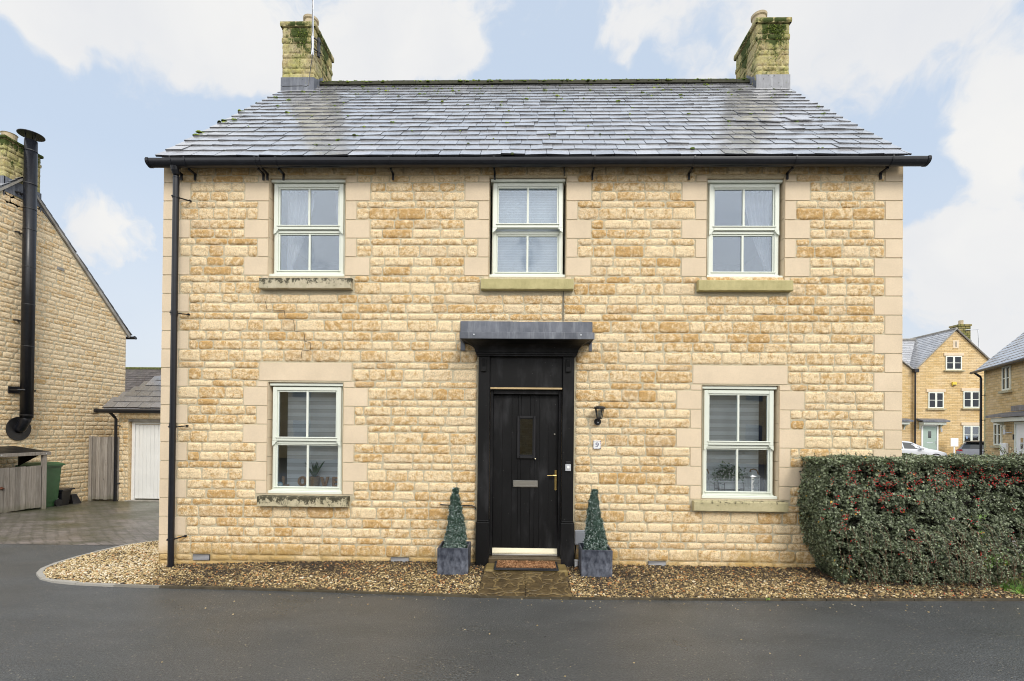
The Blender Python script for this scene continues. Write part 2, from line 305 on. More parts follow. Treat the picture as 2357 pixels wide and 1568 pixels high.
def slabm():
    m=Mt('riven_slab',rough=.42,spec=.5); n=m.noise(3.2,5,.6,dist=1.2); w=m.n('ShaderNodeTexVoronoi'); w.feature='DISTANCE_TO_EDGE'; w.inputs['Scale'].default_value=5.5
    ds=m.n('ShaderNodeVectorMath',operation='ADD'); nz=m.n('ShaderNodeTexNoise'); nz.inputs['Scale'].default_value=5; m.l(m.pos(),nz.inputs['Vector']); sc=m.n('ShaderNodeVectorMath',operation='SCALE'); sc.inputs['Scale'].default_value=.35
    m.l(nz.outputs['Color'],sc.inputs[0]); m.l(m.pos(),ds.inputs[0]); m.l(sc.outputs[0],ds.inputs[1]); m.l(ds.outputs[0],w.inputs['Vector'])
    c=m.ramp(m.noise(6,5,.7),[(.3,(.035,.026,.014)),(.55,(.10,.07,.032)),(.75,(.19,.145,.07))])
    c=m.mix(m.ramp(w.outputs['Distance'],[(.0,.7),(.06,0.)]),c,(.28,.20,.085))
    sp=m.n('ShaderNodeSeparateXYZ'); m.l(m.pos(),sp.inputs[0])
    m.base(c); m.bump(m.math('ADD',m.ramp(w.outputs['Distance'],[(0.,0.),(.12,1.)]),m.noise(20,5,.7)),.9,.012); return m.m
M_SLAB=slabm()
M_STEP=simple('mossy_sandstone_step',(.20,.145,.05),.7,var=.35,scale=7,bump=.6)
def coirm():
    m=Mt('coir',rough=.95,spec=.1); tone,e,rnd,al=m.attr(); m.base(m.mix(1.0,m.ramp(tone,[(0.,(.18,.085,.04)),(.5,(.48,.26,.13)),(1.,(.70,.44,.26))]),m.ramp(m.noise(22,3),[(.34,.7),(.6,1.1)]),'MULTIPLY')); return m.m
M_COIR=coirm(); M_RUBBER=simple('black_rubber',(.012,.013,.017),.5,bump=.2)
def planterm():
    m=Mt('brushed_fibreclay',rough=.42,spec=.5); n=m.noise(2.4,3,.5); n2=m.noise(26,4,.5,stretch=(1,1,.6))
    c=m.mix(m.ramp(m.math('MULTIPLY',n,m.math('MULTIPLY',n2,2.)),[(.32,0.),(.85,.8)]),(.022,.027,.042),(.20,.22,.27)); m.base(c); m.bump(n2,.3,.003); return m.m
M_PLANT=planterm()
M_SOIL=simple('dark_soil',(.015,.012,.01),.95)
M_CURT=Mt('voile_curtain',(.85,.84,.86),.9); M_CURT.b.inputs['Alpha'].default_value=.8; M_CURT.base(M_CURT.ramp(M_CURT.noise(6,3,stretch=(3,3,.3)),[(.3,(.62,.61,.64)),(.7,(.92,.91,.93))])); M_CURT=M_CURT.m
def blindm():
    m=Mt('zebra_blind',rough=.85,spec=.2); sp=m.n('ShaderNodeSeparateXYZ'); m.l(m.pos(),sp.inputs[0])
    f=m.math('FRACT',m.math('DIVIDE',sp.outputs['Z'],.098))
    c=m.ramp(f,[(.0,(.84,.87,.88)),(.46,(.90,.92,.93)),(.52,(.66,.68,.69)),(.90,(.70,.72,.73)),(.95,(.42,.43,.44)),(1.,(.84,.87,.88))])
    m.base(c); return m.m
M_BLIND=blindm()
def blind2():
    m=Mt('pleated_blind',rough=.8,spec=.2); sp=m.n('ShaderNodeSeparateXYZ'); m.l(m.pos(),sp.inputs[0])
    f=m.math('FRACT',m.math('DIVIDE',sp.outputs['Z'],.031)); m.base(m.ramp(f,[(0.,(.50,.54,.57)),(.8,(.56,.60,.63)),(.9,(.85,.87,.88)),(1.,(.5,.54,.57))])); m.bump(f,.4,.01); return m.m
M_BLIND2=blind2()
M_NAVY=simple('navy_ink',(.010,.018,.12),.3,var=.05,bump=0); M_TILEW=simple('glazed_tile',(.78,.79,.80),.15,var=.02,bump=0)
M_GREENP=simple('green_bin_plastic',(.032,.105,.036),.42,var=.1,bump=.15); M_BLKP=simple('black_bin_plastic',(.010,.011,.016),.35,var=.1)
M_INKW=simple('white_print',(.75,.78,.76),.5,var=.02,bump=0)
M_POT=simple('buff_clay_pot',(.46,.38,.25),.85,var=.25,scale=8,bump=.4)
M_JUTE=simple('jute_rope',(.33,.23,.12),.95,var=.35,scale=70,bump=.9); M_ALOE=simple('aloe_leaf',(.03,.095,.035),.4,var=.3)
M_FLOW=simple('white_petal',(.8,.8,.74),.6,var=.05); M_GRNL=simple('house_plant_leaf',(.05,.15,.045),.5,var=.4,scale=30)
M_LANT=simple('lantern_white_metal',(.78,.79,.78),.4,var=.04); M_ROPE=simple('lantern_rope',(.33,.2,.09),.9)
M_SAGE=simple('sage_door',(.36,.46,.40),.4,var=.04,bump=0); M_GREYPL=simple('grey_plastic_box',(.52,.54,.58),.4,var=.05)
M_REDL=Mt('red_lamp_lens',(.6,.015,.012),.15,coat=1).m; M_CARW=Mt('white_car_paint',(.72,.75,.80),.25,coat=1).m; M_CARG=Mt('grey_car_paint',(.21,.22,.25),.22,metal=.35,coat=1).m
M_CARGL=Mt('car_window',(.02,.025,.025),.05,coat=1).m; M_TYRE=simple('tyre',(.018,.018,.018),.8); M_YEL=simple('yellow_plastic',(.72,.55,.06),.4); M_ALLOY=Mt('alloy',(.4,.41,.43),.3,metal=.8).m
M_EARTH=simple('verge_earth',(.07,.06,.035),.9,bump=.6,scale=5,var=.4); M_PATH=simple('pale_wet_paving',(.27,.26,.25),.3,.6,var=.25,scale=5,bump=.3)
M_BLUE=simple('dark_blue_wall',(.025,.03,.085),.7); M_LBLUE=simple('sticker_blue',(.30,.55,.72),.4,var=.03,bump=0)
M_TERR=simple('lamp_bulb_glass',(.55,.53,.46),.3)

# ------------------------------------------------------------------ mesh helpers
class MB:
    def __init__(s): s.v=[]; s.f=[]; s.c=[]; s.n=0; s.mi=[]
    def add(s,vs,fs,col=(.5,0,.5,1),mi=0):
        b=s.n; s.v.append(np.asarray(vs,float).reshape(-1,3)); k=len(s.v[-1]); s.n+=k
        s.f+= [tuple(i+b for i in f) for f in fs]; s.mi+=[mi]*len(fs)
        c=np.asarray(col,float); s.c.append(np.broadcast_to(c,(k,4)) if c.ndim==1 else c); return s
    def box(s,x0,x1,y0,y1,z0,z1,col=(.5,0,.5,1),mi=0,skip=()):
        v=[(x,y,z) for z in (z0,z1) for y in (y0,y1) for x in (x0,x1)]
        F={'-z':(0,2,3,1),'+z':(4,5,7,6),'-y':(0,1,5,4),'+y':(2,6,7,3),'-x':(0,4,6,2),'+x':(1,3,7,5)}
        return s.add(v,[f for k,f in F.items() if k not in skip],col,mi)
    def bbox(s,x0,x1,y0,y1,z0,z1,b=.005,col=(.5,0,.5,1),mi=0):   # box with small chamfers on every edge
        if min(x1-x0,y1-y0,z1-z0)<2.2*b: return s.box(x0,x1,y0,y1,z0,z1,col,mi)
        X=(x0,x0+b,x1-b,x1); Y=(y0,y0+b,y1-b,y1); Z=(z0,z0+b,z1-b,z1); vs=[]; ix={}
        def V(i,j,k):
            if (i,j,k) not in ix: ix[i,j,k]=len(vs); vs.append((X[i],Y[j],Z[k]))
            return ix[i,j,k]
        fs=[]
        a,bb=1,2
        for sgn,c in ((0,0),(1,3)):
            q=[V(c,1,1),V(c,1,2),V(c,2,2),V(c,2,1)]; fs.append(q if sgn==0 else q[::-1])
            q=[V(1,c,1),V(2,c,1),V(2,c,2),V(1,c,2)]; fs.append(q if sgn==0 else q[::-1])
            q=[V(1,1,c),V(1,2,c),V(2,2,c),V(2,1,c)]; fs.append(q if sgn==0 else q[::-1])
        for p,P in ((0,1),(3,2)):
            for q,Q in ((0,1),(3,2)):
                fs.append((V(p,Q,1),V(p,Q,2),V(P,q,2),V(P,q,1)))
                fs.append((V(p,1,Q),V(p,2,Q),V(P,2,q),V(P,1,q)))
                fs.append((V(1,p,Q),V(2,p,Q),V(2,P,q),V(1,P,q)))
                for r,RR in ((0,1),(3,2)): fs.append((V(p,Q,RR),V(P,q,RR),V(P,Q,r)))
        return s.add(vs,fs,col,mi)
    def tube(s,pts,r,seg=8,col=(.5,0,.5,1),mi=0,cap=True):
        pts=[Vector(p) for p in pts]; n=len(pts); rr=r if hasattr(r,'__len__') else [r]*n; vs=[]; fs=[]
        up=Vector((0,0,1))
        for i,p in enumerate(pts):
            d=(pts[min(i+1,n-1)]-pts[max(i-1,0)]).normalized(); a=d.cross(up)
            if a.length<.05: a=d.cross(Vector((1,0,0)))
            a.normalize(); b=a.cross(d).normalized()
            if i and (a.dot(pa)<0): a=-a; b=-b
            pa=a
            for k in range(seg):
                t=2*math.pi*k/seg; vs.append(p+(a*math.cos(t)+b*math.sin(t))*rr[i])
        for i in range(n-1):
            for k in range(seg):
                k2=(k+1)%seg; fs.append((i*seg+k,i*seg+k2,(i+1)*seg+k2,(i+1)*seg+k))
        if cap: fs+= [tuple(range(seg))[::-1],tuple((n-1)*seg+k for k in range(seg))]
        return s.add([tuple(v) for v in vs],fs,col,mi)
    def lathe(s,prof,c=(0,0,0),seg=24,col=(.5,0,.5,1),mi=0,mat=None,sx=1,sy=1):
        vs=[];fs=[]
        for r,z in prof:
            for k in range(seg):
                t=2*math.pi*k/seg; v=Vector((r*math.cos(t)*sx,r*math.sin(t)*sy,z))
                if mat: v=mat@v
                vs.append((v[0]+c[0],v[1]+c[1],v[2]+c[2]))
        n=len(prof)
        for i in range(n-1):
            for k in range(seg):
                k2=(k+1)%seg; fs.append((i*seg+k,i*seg+k2,(i+1)*seg+k2,(i+1)*seg+k))
        fs+=[tuple(range(seg))[::-1],tuple((n-1)*seg+k for k in range(seg))]
        return s.add(vs,fs,col,mi)
    def prism(s,poly,axis,a,b,col=(.5,0,.5,1),mi=0):   # poly 2D, extruded along axis from a to b
        def P(u,v,t): return {'x':(t,u,v),'y':(u,t,v),'z':(u,v,t)}[axis]
        n=len(poly); vs=[P(u,v,a) for u,v in poly]+[P(u,v,b) for u,v in poly]
        fs=[tuple(range(n)),tuple(range(2*n-1,n-1,-1))]+[(i,i+n,(i+1)%n+n,(i+1)%n) for i in range(n)]
        return s.add(vs,fs,col,mi)
    def build(s,name,mat,parent=None,smooth=False,fixn=False):
        me=bpy.data.meshes.new(name); V=np.concatenate(s.v) if s.v else np.zeros((0,3))
        me.vertices.add(len(V)); me.vertices.foreach_set('co',V.ravel())
        cnt=np.array([len(f) for f in s.f],np.int32); me.loops.add(int(cnt.sum())); me.polygons.add(len(cnt))
        me.loops.foreach_set('vertex_index',np.concatenate([np.array(f,np.int32) for f in s.f]) if len(s.f)<50000 else np.fromiter((i for f in s.f for i in f),np.int32))
        me.polygons.foreach_set('loop_start',np.concatenate([[0],np.cumsum(cnt)[:-1]]).astype(np.int32))
        mats=mat if isinstance(mat,(list,tuple)) else [mat]
        for q in mats: me.materials.append(q)
        if len(mats)>1: me.polygons.foreach_set('material_index',np.array(s.mi,np.int32))
        me.update(calc_edges=True); me.validate()
        at=me.attributes.new('sc','FLOAT_COLOR','POINT'); at.data.foreach_set('color',np.concatenate(s.c).astype(np.float32).ravel())
        me.polygons.foreach_set('use_smooth',np.full(len(me.polygons),bool(smooth)))
        if fixn:
            import bmesh; bm=bmesh.new(); bm.from_mesh(me); bmesh.ops.recalc_face_normals(bm,faces=bm.faces); bm.to_mesh(me); bm.free()
        o=bpy.data.objects.new(name,me); COL.objects.link(o)
        if parent is not None: o.parent=parent
        return o
def fastmesh(name,V,F,Cc,mat,parent=None,smooth=False):     # V (n,3), F (m,k) int, C (n,4)
    me=bpy.data.meshes.new(name); me.vertices.add(len(V)); me.vertices.foreach_set('co',np.ascontiguousarray(V,dtype=np.float32).ravel())
    k=F.shape[1]; me.loops.add(F.size); me.polygons.add(len(F)); me.loops.foreach_set('vertex_index',np.ascontiguousarray(F,dtype=np.int32).ravel())
    me.polygons.foreach_set('loop_start',np.arange(0,F.size,k,dtype=np.int32)); me.materials.append(mat); me.update(calc_edges=True)
    at=me.attributes.new('sc','FLOAT_COLOR','POINT'); at.data.foreach_set('color',np.ascontiguousarray(Cc,dtype=np.float32).ravel())
    me.polygons.foreach_set('use_smooth',np.full(len(F),bool(smooth)))
    o=bpy.data.objects.new(name,me); COL.objects.link(o)
    if parent is not None: o.parent=parent
    return o
def empty(name,loc=(0,0,0),rz=0):
    o=bpy.data.objects.new(name,None); o.empty_display_size=.1; COL.objects.link(o); o.location=loc; o.rotation_euler=(0,0,rz); return o
def tag(o,label=None,cat=None,group=None,kind=None):
    if label: o['label']=label
    if cat: o['category']=cat
    if group: o['group']=group
    if kind: o['kind']=kind
    return o
def h2(x,y,s): 
    v=np.sin(x*127.1+y*311.7+s*74.7)*43758.5453; return v-np.floor(v)
def vn(x,y,s=0):
    xi,yi=np.floor(x),np.floor(y); fx,fy=x-xi,y-yi; fx=fx*fx*(3-2*fx); fy=fy*fy*(3-2*fy)
    return (h2(xi,yi,s)*(1-fx)+h2(xi+1,yi,s)*fx)*(1-fy)+(h2(xi,yi+1,s)*(1-fx)+h2(xi+1,yi+1,s)*fx)*fy
def fbm(x,y,s=0): return vn(x,y,s)*.5+vn(x*2.1,y*2.1,s+1)*.3+vn(x*4.3,y*4.3,s+2)*.2

# -------- coursed stonework on a vertical plane
class Stone:
    def __init__(s,org,ud,nd,grid=.015,depth=.009,rough=.0085):
        s.o=np.array(org,float); s.u=np.array(ud,float); s.nn=np.array(nd,float); s.g=grid; s.d=depth; s.r=rough; s.V=[];s.F=[];s.C=[];s.n=0
    def put(s,P,F,C):
        s.V.append(P); s.F.append(F+s.n); s.C.append(C); s.n+=len(P)
    def w(s,U,Z,Oo): return s.o[None]+U[:,None]*s.u[None]+np.outer(Z,[0,0,1])+Oo[:,None]*s.nn[None]
    def stone(s,u0,u1,z0,z1,tone=None,ash=0.,joint=.0028,moss=None):
        u0+=joint;u1-=joint;z0+=joint;z1-=joint
        if u1-u0<.015 or z1-z0<.015: return
        g=s.g*(2.5 if ash else 1); nx=max(3,int((u1-u0)/g)+1); nz=max(3,int((z1-z0)/g)+1)
        e=.004
        us=np.concatenate([[u0,u0+e],np.linspace(u0+e*2,u1-e*2,nx)[1:-1],[u1-e,u1]]); zs=np.concatenate([[z0,z0+e],np.linspace(z0+e*2,z1-e*2,nz)[1:-1],[z1-e,z1]])
        U,Z=np.meshgrid(us,zs); U0,Z0=U.ravel(),Z.ravel()
        hx,hz=(u1-u0)/2,(z1-z0)/2; cx,cz=(u0+u1)/2,(z0+z1)/2; rr=0.002 if ash else min(.03,hz*.55)*random.uniform(.5,1.1)
        qx=np.abs(U0-cx)-hx+rr; qz=np.abs(Z0-cz)-hz+rr
        sd=-(np.hypot(np.maximum(qx,0),np.maximum(qz,0))+np.minimum(np.maximum(qx,qz),0)-rr)
        if ash:
            o=-.004+(s.d*.72+.004)*np.clip(sd/.0035,0,1)
        else:
            sd=sd-.007*(fbm(U0*18,Z0*18,3))+.002
            t=np.clip(sd/.008,0,1); t=1-(1-t)**2
            lift=random.uniform(-.3,.35)*s.d
            o=-.006+(s.d+lift+.006)*t+ (np.abs(fbm(U0*17+U0.mean()*9,Z0*24+3,9)-.5)*-2.6+.35)*s.r*t+(vn(U0*60,Z0*60,5)-.5)*s.r*.9*t
            sg=.0035*(fbm(U0*6+cx*3,Z0*0+cz*7,4)-.5)*2; Z0=Z0+sg
        P=s.w(U0,Z0,o); a=len(us); b=len(zs)
        I=np.arange(a*b).reshape(b,a); F=np.stack([I[:-1,:-1].ravel(),I[:-1,1:].ravel(),I[1:,1:].ravel(),I[1:,:-1].ravel()],1)
        tn=tone if tone is not None else min(1,max(0,random.gauss(.45,.30)))
        C=np.empty((len(P),4)); C[:,0]=tn; C[:,1]=ash; C[:,2]=random.random(); C[:,3]=1
        if moss is not None: C[:,3]=moss(U0,Z0)
        s.put(P,F,C)
    def quad(s,pts,ash=0,al=0,tone=.5):
        P=np.array(pts,float); C=np.tile([tone,ash,.5,al],(4,1)); s.put(P,np.array([[0,1,2,3]]),C)
    def rect(s,u0,u1,z0,z1,o=0.,ash=0,al=0):
        U=np.array([u0,u1,u1,u0]);Z=np.array([z0,z0,z1,z1]); s.quad(s.w(U,Z,np.full(4,o)),ash,al)
    def course(s,za,zb,ivals,lens=(.24,.46),moss=None,tone=None):
        for a,b in ivals:
            if b-a<.02: continue
            u=a; first=True
            while u<b-1e-4:
                L=random.choice((random.uniform(*lens),lens[1]*random.uniform(.9,1.02),lens[0]*random.uniform(.85,1.1)))
                if zb-za>.12: L*=1.0
                if first: L*=random.uniform(.45,1); first=False
                if b-(u+L)<lens[0]*.55: L=b-u
                s.stone(u,min(b,u+L),za,zb,moss=moss,tone=tone() if tone else None); u+=L
    def build(s,name,mat,parent=None):
        C=np.concatenate(s.C); F=np.concatenate(s.F); o=fastmesh(name,np.concatenate(s.V),F,C,mat,parent,smooth=True)
        o.data.polygons.foreach_set('use_smooth',C[F[:,0],1]<.5); return o
def minus(iv,blocks):
    out=[iv]
    for a,b in sorted(blocks):
        nxt=[]
        for x,y in out:
            if b<=x or a>=y: nxt.append((x,y)); continue
            if a>x: nxt.append((x,a))
            if b<y: nxt.append((b,y))
        out=nxt
    return out
PZ=.2289; ZT=4.717
def courses(z_top,z_bot,flip=()):
    """(z0,z1) of each course downwards from the joint ZT, following the wall's repeat"""
    out=[(4.805,4.945),(4.717,4.805)]
    for k in range(0,40):
        t=ZT-k*PZ
        if t<z_bot: break
        if k in (9,10,11): out+=[(t-PZ*.64,t),(t-PZ,t-PZ*.64)]
        elif k%2==0 and k<20: out+=[(t-PZ/2,t),(t-PZ,t-PZ/2)]
        elif k==20: out+=[(t-.078,t),(t-.20,t-.078)]
        else: out+=[(t-PZ*.37,t),(t-PZ,t-PZ*.37)]
    return [c for c in out if c[1]<=z_top+1e-6]

# ------------------------------------------------------------------ ground
def gz(x,y):
    x=np.asarray(x,float); y=np.asarray(y,float); k=np.clip((x-2)/3.,0,1)
    return (1-k)*-.06*np.clip(y-.9,0,6.5)+k*(-.015*np.clip(y-.9,0,7)+.055*np.clip(y-21.5,0,6))
def sheet(name,xs,ys,off,mat,label=None):
    X,Y=np.meshgrid(xs,ys); Z=gz(X,Y)+off; a,b=len(xs),len(ys); I=np.arange(a*b).reshape(b,a)
    F=np.stack([I[:-1,:-1].ravel(),I[:-1,1:].ravel(),I[1:,1:].ravel(),I[1:,:-1].ravel()],1)
    o=fastmesh(name,np.stack([X.ravel(),Y.ravel(),Z.ravel()],1),F,np.full((a*b,4),.5),mat); tag(o,kind='structure'); return o
ysA=[-300,-40,-8,0,.9,2.5,4,5.5,7.4,12,21.5,27.5,40,400]
sheet('ground',[-400,-60,-20,0,2,5,20,60,400],ysA,-.03,M_EARTH)
sheet('road',[-80,-9,-7.4,0,2,5,90],[-12,-8,-1,.0,.9],.0,M_ASPH)
sheet('road_beyond',[5.0,9,14,20,28,60],[.9,2.5,4,5.5,7.4,8,12,21.5,26.6],.001,M_ASPH)
sheet('block_paving',[-30,-20,-12,-9,-4.455],[.905,2.5,4,5.5,7.4,12],-.004+.006,M_SETT)
# kerb line round the gravel bed (outer edge), from the photo's ground positions
KERB=[(6.4,-.72),(5.2,-.79),(4.0,-.85),(2.64,-.91),(1.5,-.945),(.5,-.975),(-.42,-.965),(-1.2,-.925),(-1.9,-.885),(-3.0,-.855),(-3.8,-.84),(-4.3,-.825),(-4.75,-.79),(-5.05,-.73),(-5.3,-.63),(-5.52,-.46),(-5.66,-.27),(-5.73,-.03),(-5.74,.2),(-5.71,.5),(-5.62,.95),(-5.45,1.28)]
def kerb():
    mb=MB(); wd=.05; pts=[Vector((x,y,0)) for x,y in KERB]
    dens=[pts[0]]
    for a,b in zip(pts,pts[1:]):
        n=max(1,int((b-a).length/.45)); dens+=[a+(b-a)*(i+1)/n for i in range(n)]
    for i,(a,b) in enumerate(zip(dens,dens[1:])):
        d=(b-a).normalized(); nrm=Vector((d.y,-d.x,0))  # inward
        if nrm.dot(Vector((-2,.2,0))-a)<0: nrm=-nrm
        g=.004; a2=a+d*g; b2=b-d*g; za=float(gz(a.x,a.y)); zb=float(gz(b.x,b.y)); t=.022+random.uniform(-.004,.004)
        ww=wd-.025*min(1,max(0,(a.x+4.4)/1.2)); P=[a2,b2,b2+nrm*ww,a2+nrm*ww]; zz=[za,zb,zb,za]
        vs=[(p.x,p.y,z-.05) for p,z in zip(P,zz)]+[(p.x,p.y,z+t) for p,z in zip(P,zz)]
        w2=.027 if a.x>-3.4 else wd
        mb.add(vs,[(4,5,6,7),(0,1,5,4),(1,2,6,5),(2,3,7,6),(3,0,4,7)],(min(1,max(0,(a.x+4.4)/1.2)),0,.5,1))
    tag(mb.build('kerb_edging',M_KERB,fixn=True),kind='structure')
kerb()
def inpoly(x,y,poly):
    r=np.zeros(len(x),bool); n=len(poly)
    for i in range(n):
        x0,y0=poly[i]; x1,y1=poly[(i+1)%n]
        c=((y0>y)!=(y1>y))&(x<(x1-x0)*(y-y0)/(y1-y0+1e-12)+x0); r^=c
    return r
KIN=[(x,y+.028) if x>-3 else (x,y+.05) if x>-4.5 else (x+.055,y+(.02 if y<0 else 0)) for x,y in KERB]
POLY=KIN+[(-4.44,1.34),(-4.44,0),(4.52,0),(4.55,.55),(6.4,.55)]
def gh(x,y):   # height of the gravel surface
    t=np.clip((y+.95)/.95,0,1); side=np.clip((x+4.2)/2.2,0,1)
    return .012+ t*(.0+.075*side)*(x>-6) + gz(x,y)
def gravel():
    xs=np.linspace(-5.8,6.4,62); ys=np.linspace(-1,1.4,25); X,Y=np.meshgrid(xs,ys); m_=inpoly(X.ravel(),Y.ravel(),POLY).reshape(X.shape)
    # bed sheet
    I=np.arange(X.size).reshape(X.shape); F=np.stack([I[:-1,:-1].ravel(),I[:-1,1:].ravel(),I[1:,1:].ravel(),I[1:,:-1].ravel()],1)
    keep=(m_[:-1,:-1]|m_[:-1,1:]|m_[1:,1:]|m_[1:,:-1]).ravel()
    Xc=X.copy()
    P=np.stack([X.ravel(),Y.ravel(),gh(X,Y).ravel()-.004],1)
    out=~m_.ravel(); 
    for i in np.where(out)[0]:   # pull outside points back to the kerb line
        p=P[i,:2]; best=None
        for a,b in zip(POLY,POLY[1:]+POLY[:1]):
            a=np.array(a);b=np.array(b); t=np.clip(np.dot(p-a,b-a)/np.dot(b-a,b-a),0,1); q=a+t*(b-a); d=np.hypot(*(q-p))
            if best is None or d<best[0]: best=(d,q)
        P[i,0],P[i,1]=best[1]; P[i,2]=float(gh(P[i,0],P[i,1]))-.004
    tag(fastmesh('gravel_bed',P,F[keep],np.full((len(P),4),.5),M_GBASE),kind='structure')
    # stones
    n=98000; x=rng.uniform(-5.75,6.3,n); y=rng.uniform(-.95,1.3,n); k=inpoly(x,y,POLY)
    slab=(x>-.44)&(x<.5+.03)&(y<0); hed=(x>3.6)&(y>-.12); k&=~slab&~hed; x=x[k];y=y[k]; n=len(x); 
    t=(1+5**.5)/2; ico=np.array([(-1,t,0),(1,t,0),(-1,-t,0),(1,-t,0),(0,-1,t),(0,1,t),(0,-1,-t),(0,1,-t),(t,0,-1),(t,0,1),(-t,0,-1),(-t,0,1)])/math.hypot(1,t)
    fi=np.array([(0,11,5),(0,5,1),(0,1,7),(0,7,10),(0,10,11),(1,5,9),(5,11,4),(11,10,2),(10,7,6),(7,1,8),(3,9,4),(3,4,2),(3,2,6),(3,6,8),(3,8,9),(4,9,5),(2,4,11),(6,2,10),(8,6,7),(9,8,1)])
    sz=rng.uniform(.0055,.0128,n)*(1+.5*(rng.random(n)>.93)); asp=np.stack([rng.uniform(.8,1.5,n),rng.uniform(.7,1.1,n),rng.uniform(.45,.8,n)],1)
    V=ico[None]*asp[:,None,:]*sz[:,None,None]*(1+rng.uniform(-.18,.18,(n,12,1)))
    a=rng.uniform(0,2*math.pi,n); tl=rng.normal(0,.45,n); ca,sa=np.cos(a),np.sin(a); ct,st=np.cos(tl),np.sin(tl)
    Xv=V[:,:,0];Yv=V[:,:,1]*ct[:,None]-V[:,:,2]*st[:,None]; Zv=V[:,:,1]*st[:,None]+V[:,:,2]*ct[:,None]
    X2=Xv*ca[:,None]-Yv*sa[:,None]; Y2=Xv*sa[:,None]+Yv*ca[:,None]
    P=np.stack([X2+x[:,None],Y2+y[:,None],Zv+(gh(x,y)+rng.uniform(-.002,.010,n))[:,None]],2).reshape(-1,3)
    F=(fi[None]+(np.arange(n)*12)[:,None,None]).reshape(-1,3)
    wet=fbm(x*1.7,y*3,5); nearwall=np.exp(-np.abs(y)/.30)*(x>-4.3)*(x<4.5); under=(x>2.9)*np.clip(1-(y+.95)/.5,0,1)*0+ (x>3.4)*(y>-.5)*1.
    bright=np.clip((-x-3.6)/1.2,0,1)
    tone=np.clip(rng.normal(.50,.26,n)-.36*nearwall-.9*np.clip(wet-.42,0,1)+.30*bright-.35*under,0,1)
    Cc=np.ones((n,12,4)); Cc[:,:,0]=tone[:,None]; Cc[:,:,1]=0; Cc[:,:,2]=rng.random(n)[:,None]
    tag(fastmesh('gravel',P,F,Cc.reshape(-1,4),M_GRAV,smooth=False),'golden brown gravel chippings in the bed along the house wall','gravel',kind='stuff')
gravel()
def stray():    # loose chips on the road
    mb=MB()
    for i in range(120):
        x=random.uniform(-4.5,5); y=random.choice((random.uniform(-1.06,-.97),random.uniform(-1.2,-.98),random.uniform(-3.2,-1.1))); r=random.uniform(.004,.009)
        if x<-3 : continue
        mb.lathe([(r*.5,.001),(r,r*.4+.001),(r*.5,r*.8+.001)],(x,y,0),6,(random.uniform(.6,1),0,.2,1))
    tag(mb.build('loose_chippings',M_GRAV),'scattered pale stone chips lying on the asphalt','gravel',kind='stuff')
stray()
# step, slabs
def path():
    mb=MB(); xs=[(-.44,.045),(.052,.525)]
    rows=[(-.955,-.775),(-.77,-.58),(-.575,-.40)]
    for j,(a,b) in enumerate(rows):
        for i,(x0,x1) in enumerate(xs):
            o=(.03 if i else 0); ya=a+(o if j else 0); yb=b+(o if j<2 else 0)
            za=.022+(ya+.95)*.15; zb=.022+(yb+.95)*.15; f=(ya+.95)*.06; f2=(yb+.95)*.06
            xa,xb=x0+(f if i==0 else 0),x1-(f if i else 0); xc,xd=x0+(f2 if i==0 else 0),x1-(f2 if i else 0)
            mb.add([(xa,ya,-.03),(xb,ya,-.03),(xd,yb,-.03),(xc,yb,-.03),(xa,ya,za),(xb,ya,za),(xd,yb,zb),(xc,yb,zb)],[(4,5,6,7),(0,1,5,4),(1,2,6,5),(2,3,7,6),(3,0,4,7)],(random.random(),0,.5,1))
    tag(mb.build('path',M_SLAB),kind='structure')
    s=MB(); s.bbox(-.415,.535,-.39,-.115,-.02,.12,.018); tag(s.build('doorstep',M_STEP),'mossy yellow sandstone step under the doormat','step')
path()
sheet('pavement',[4.6,5.,6.4,9.,20.],[.56,.9,2.5,4.,5.5],.006,M_PATH)

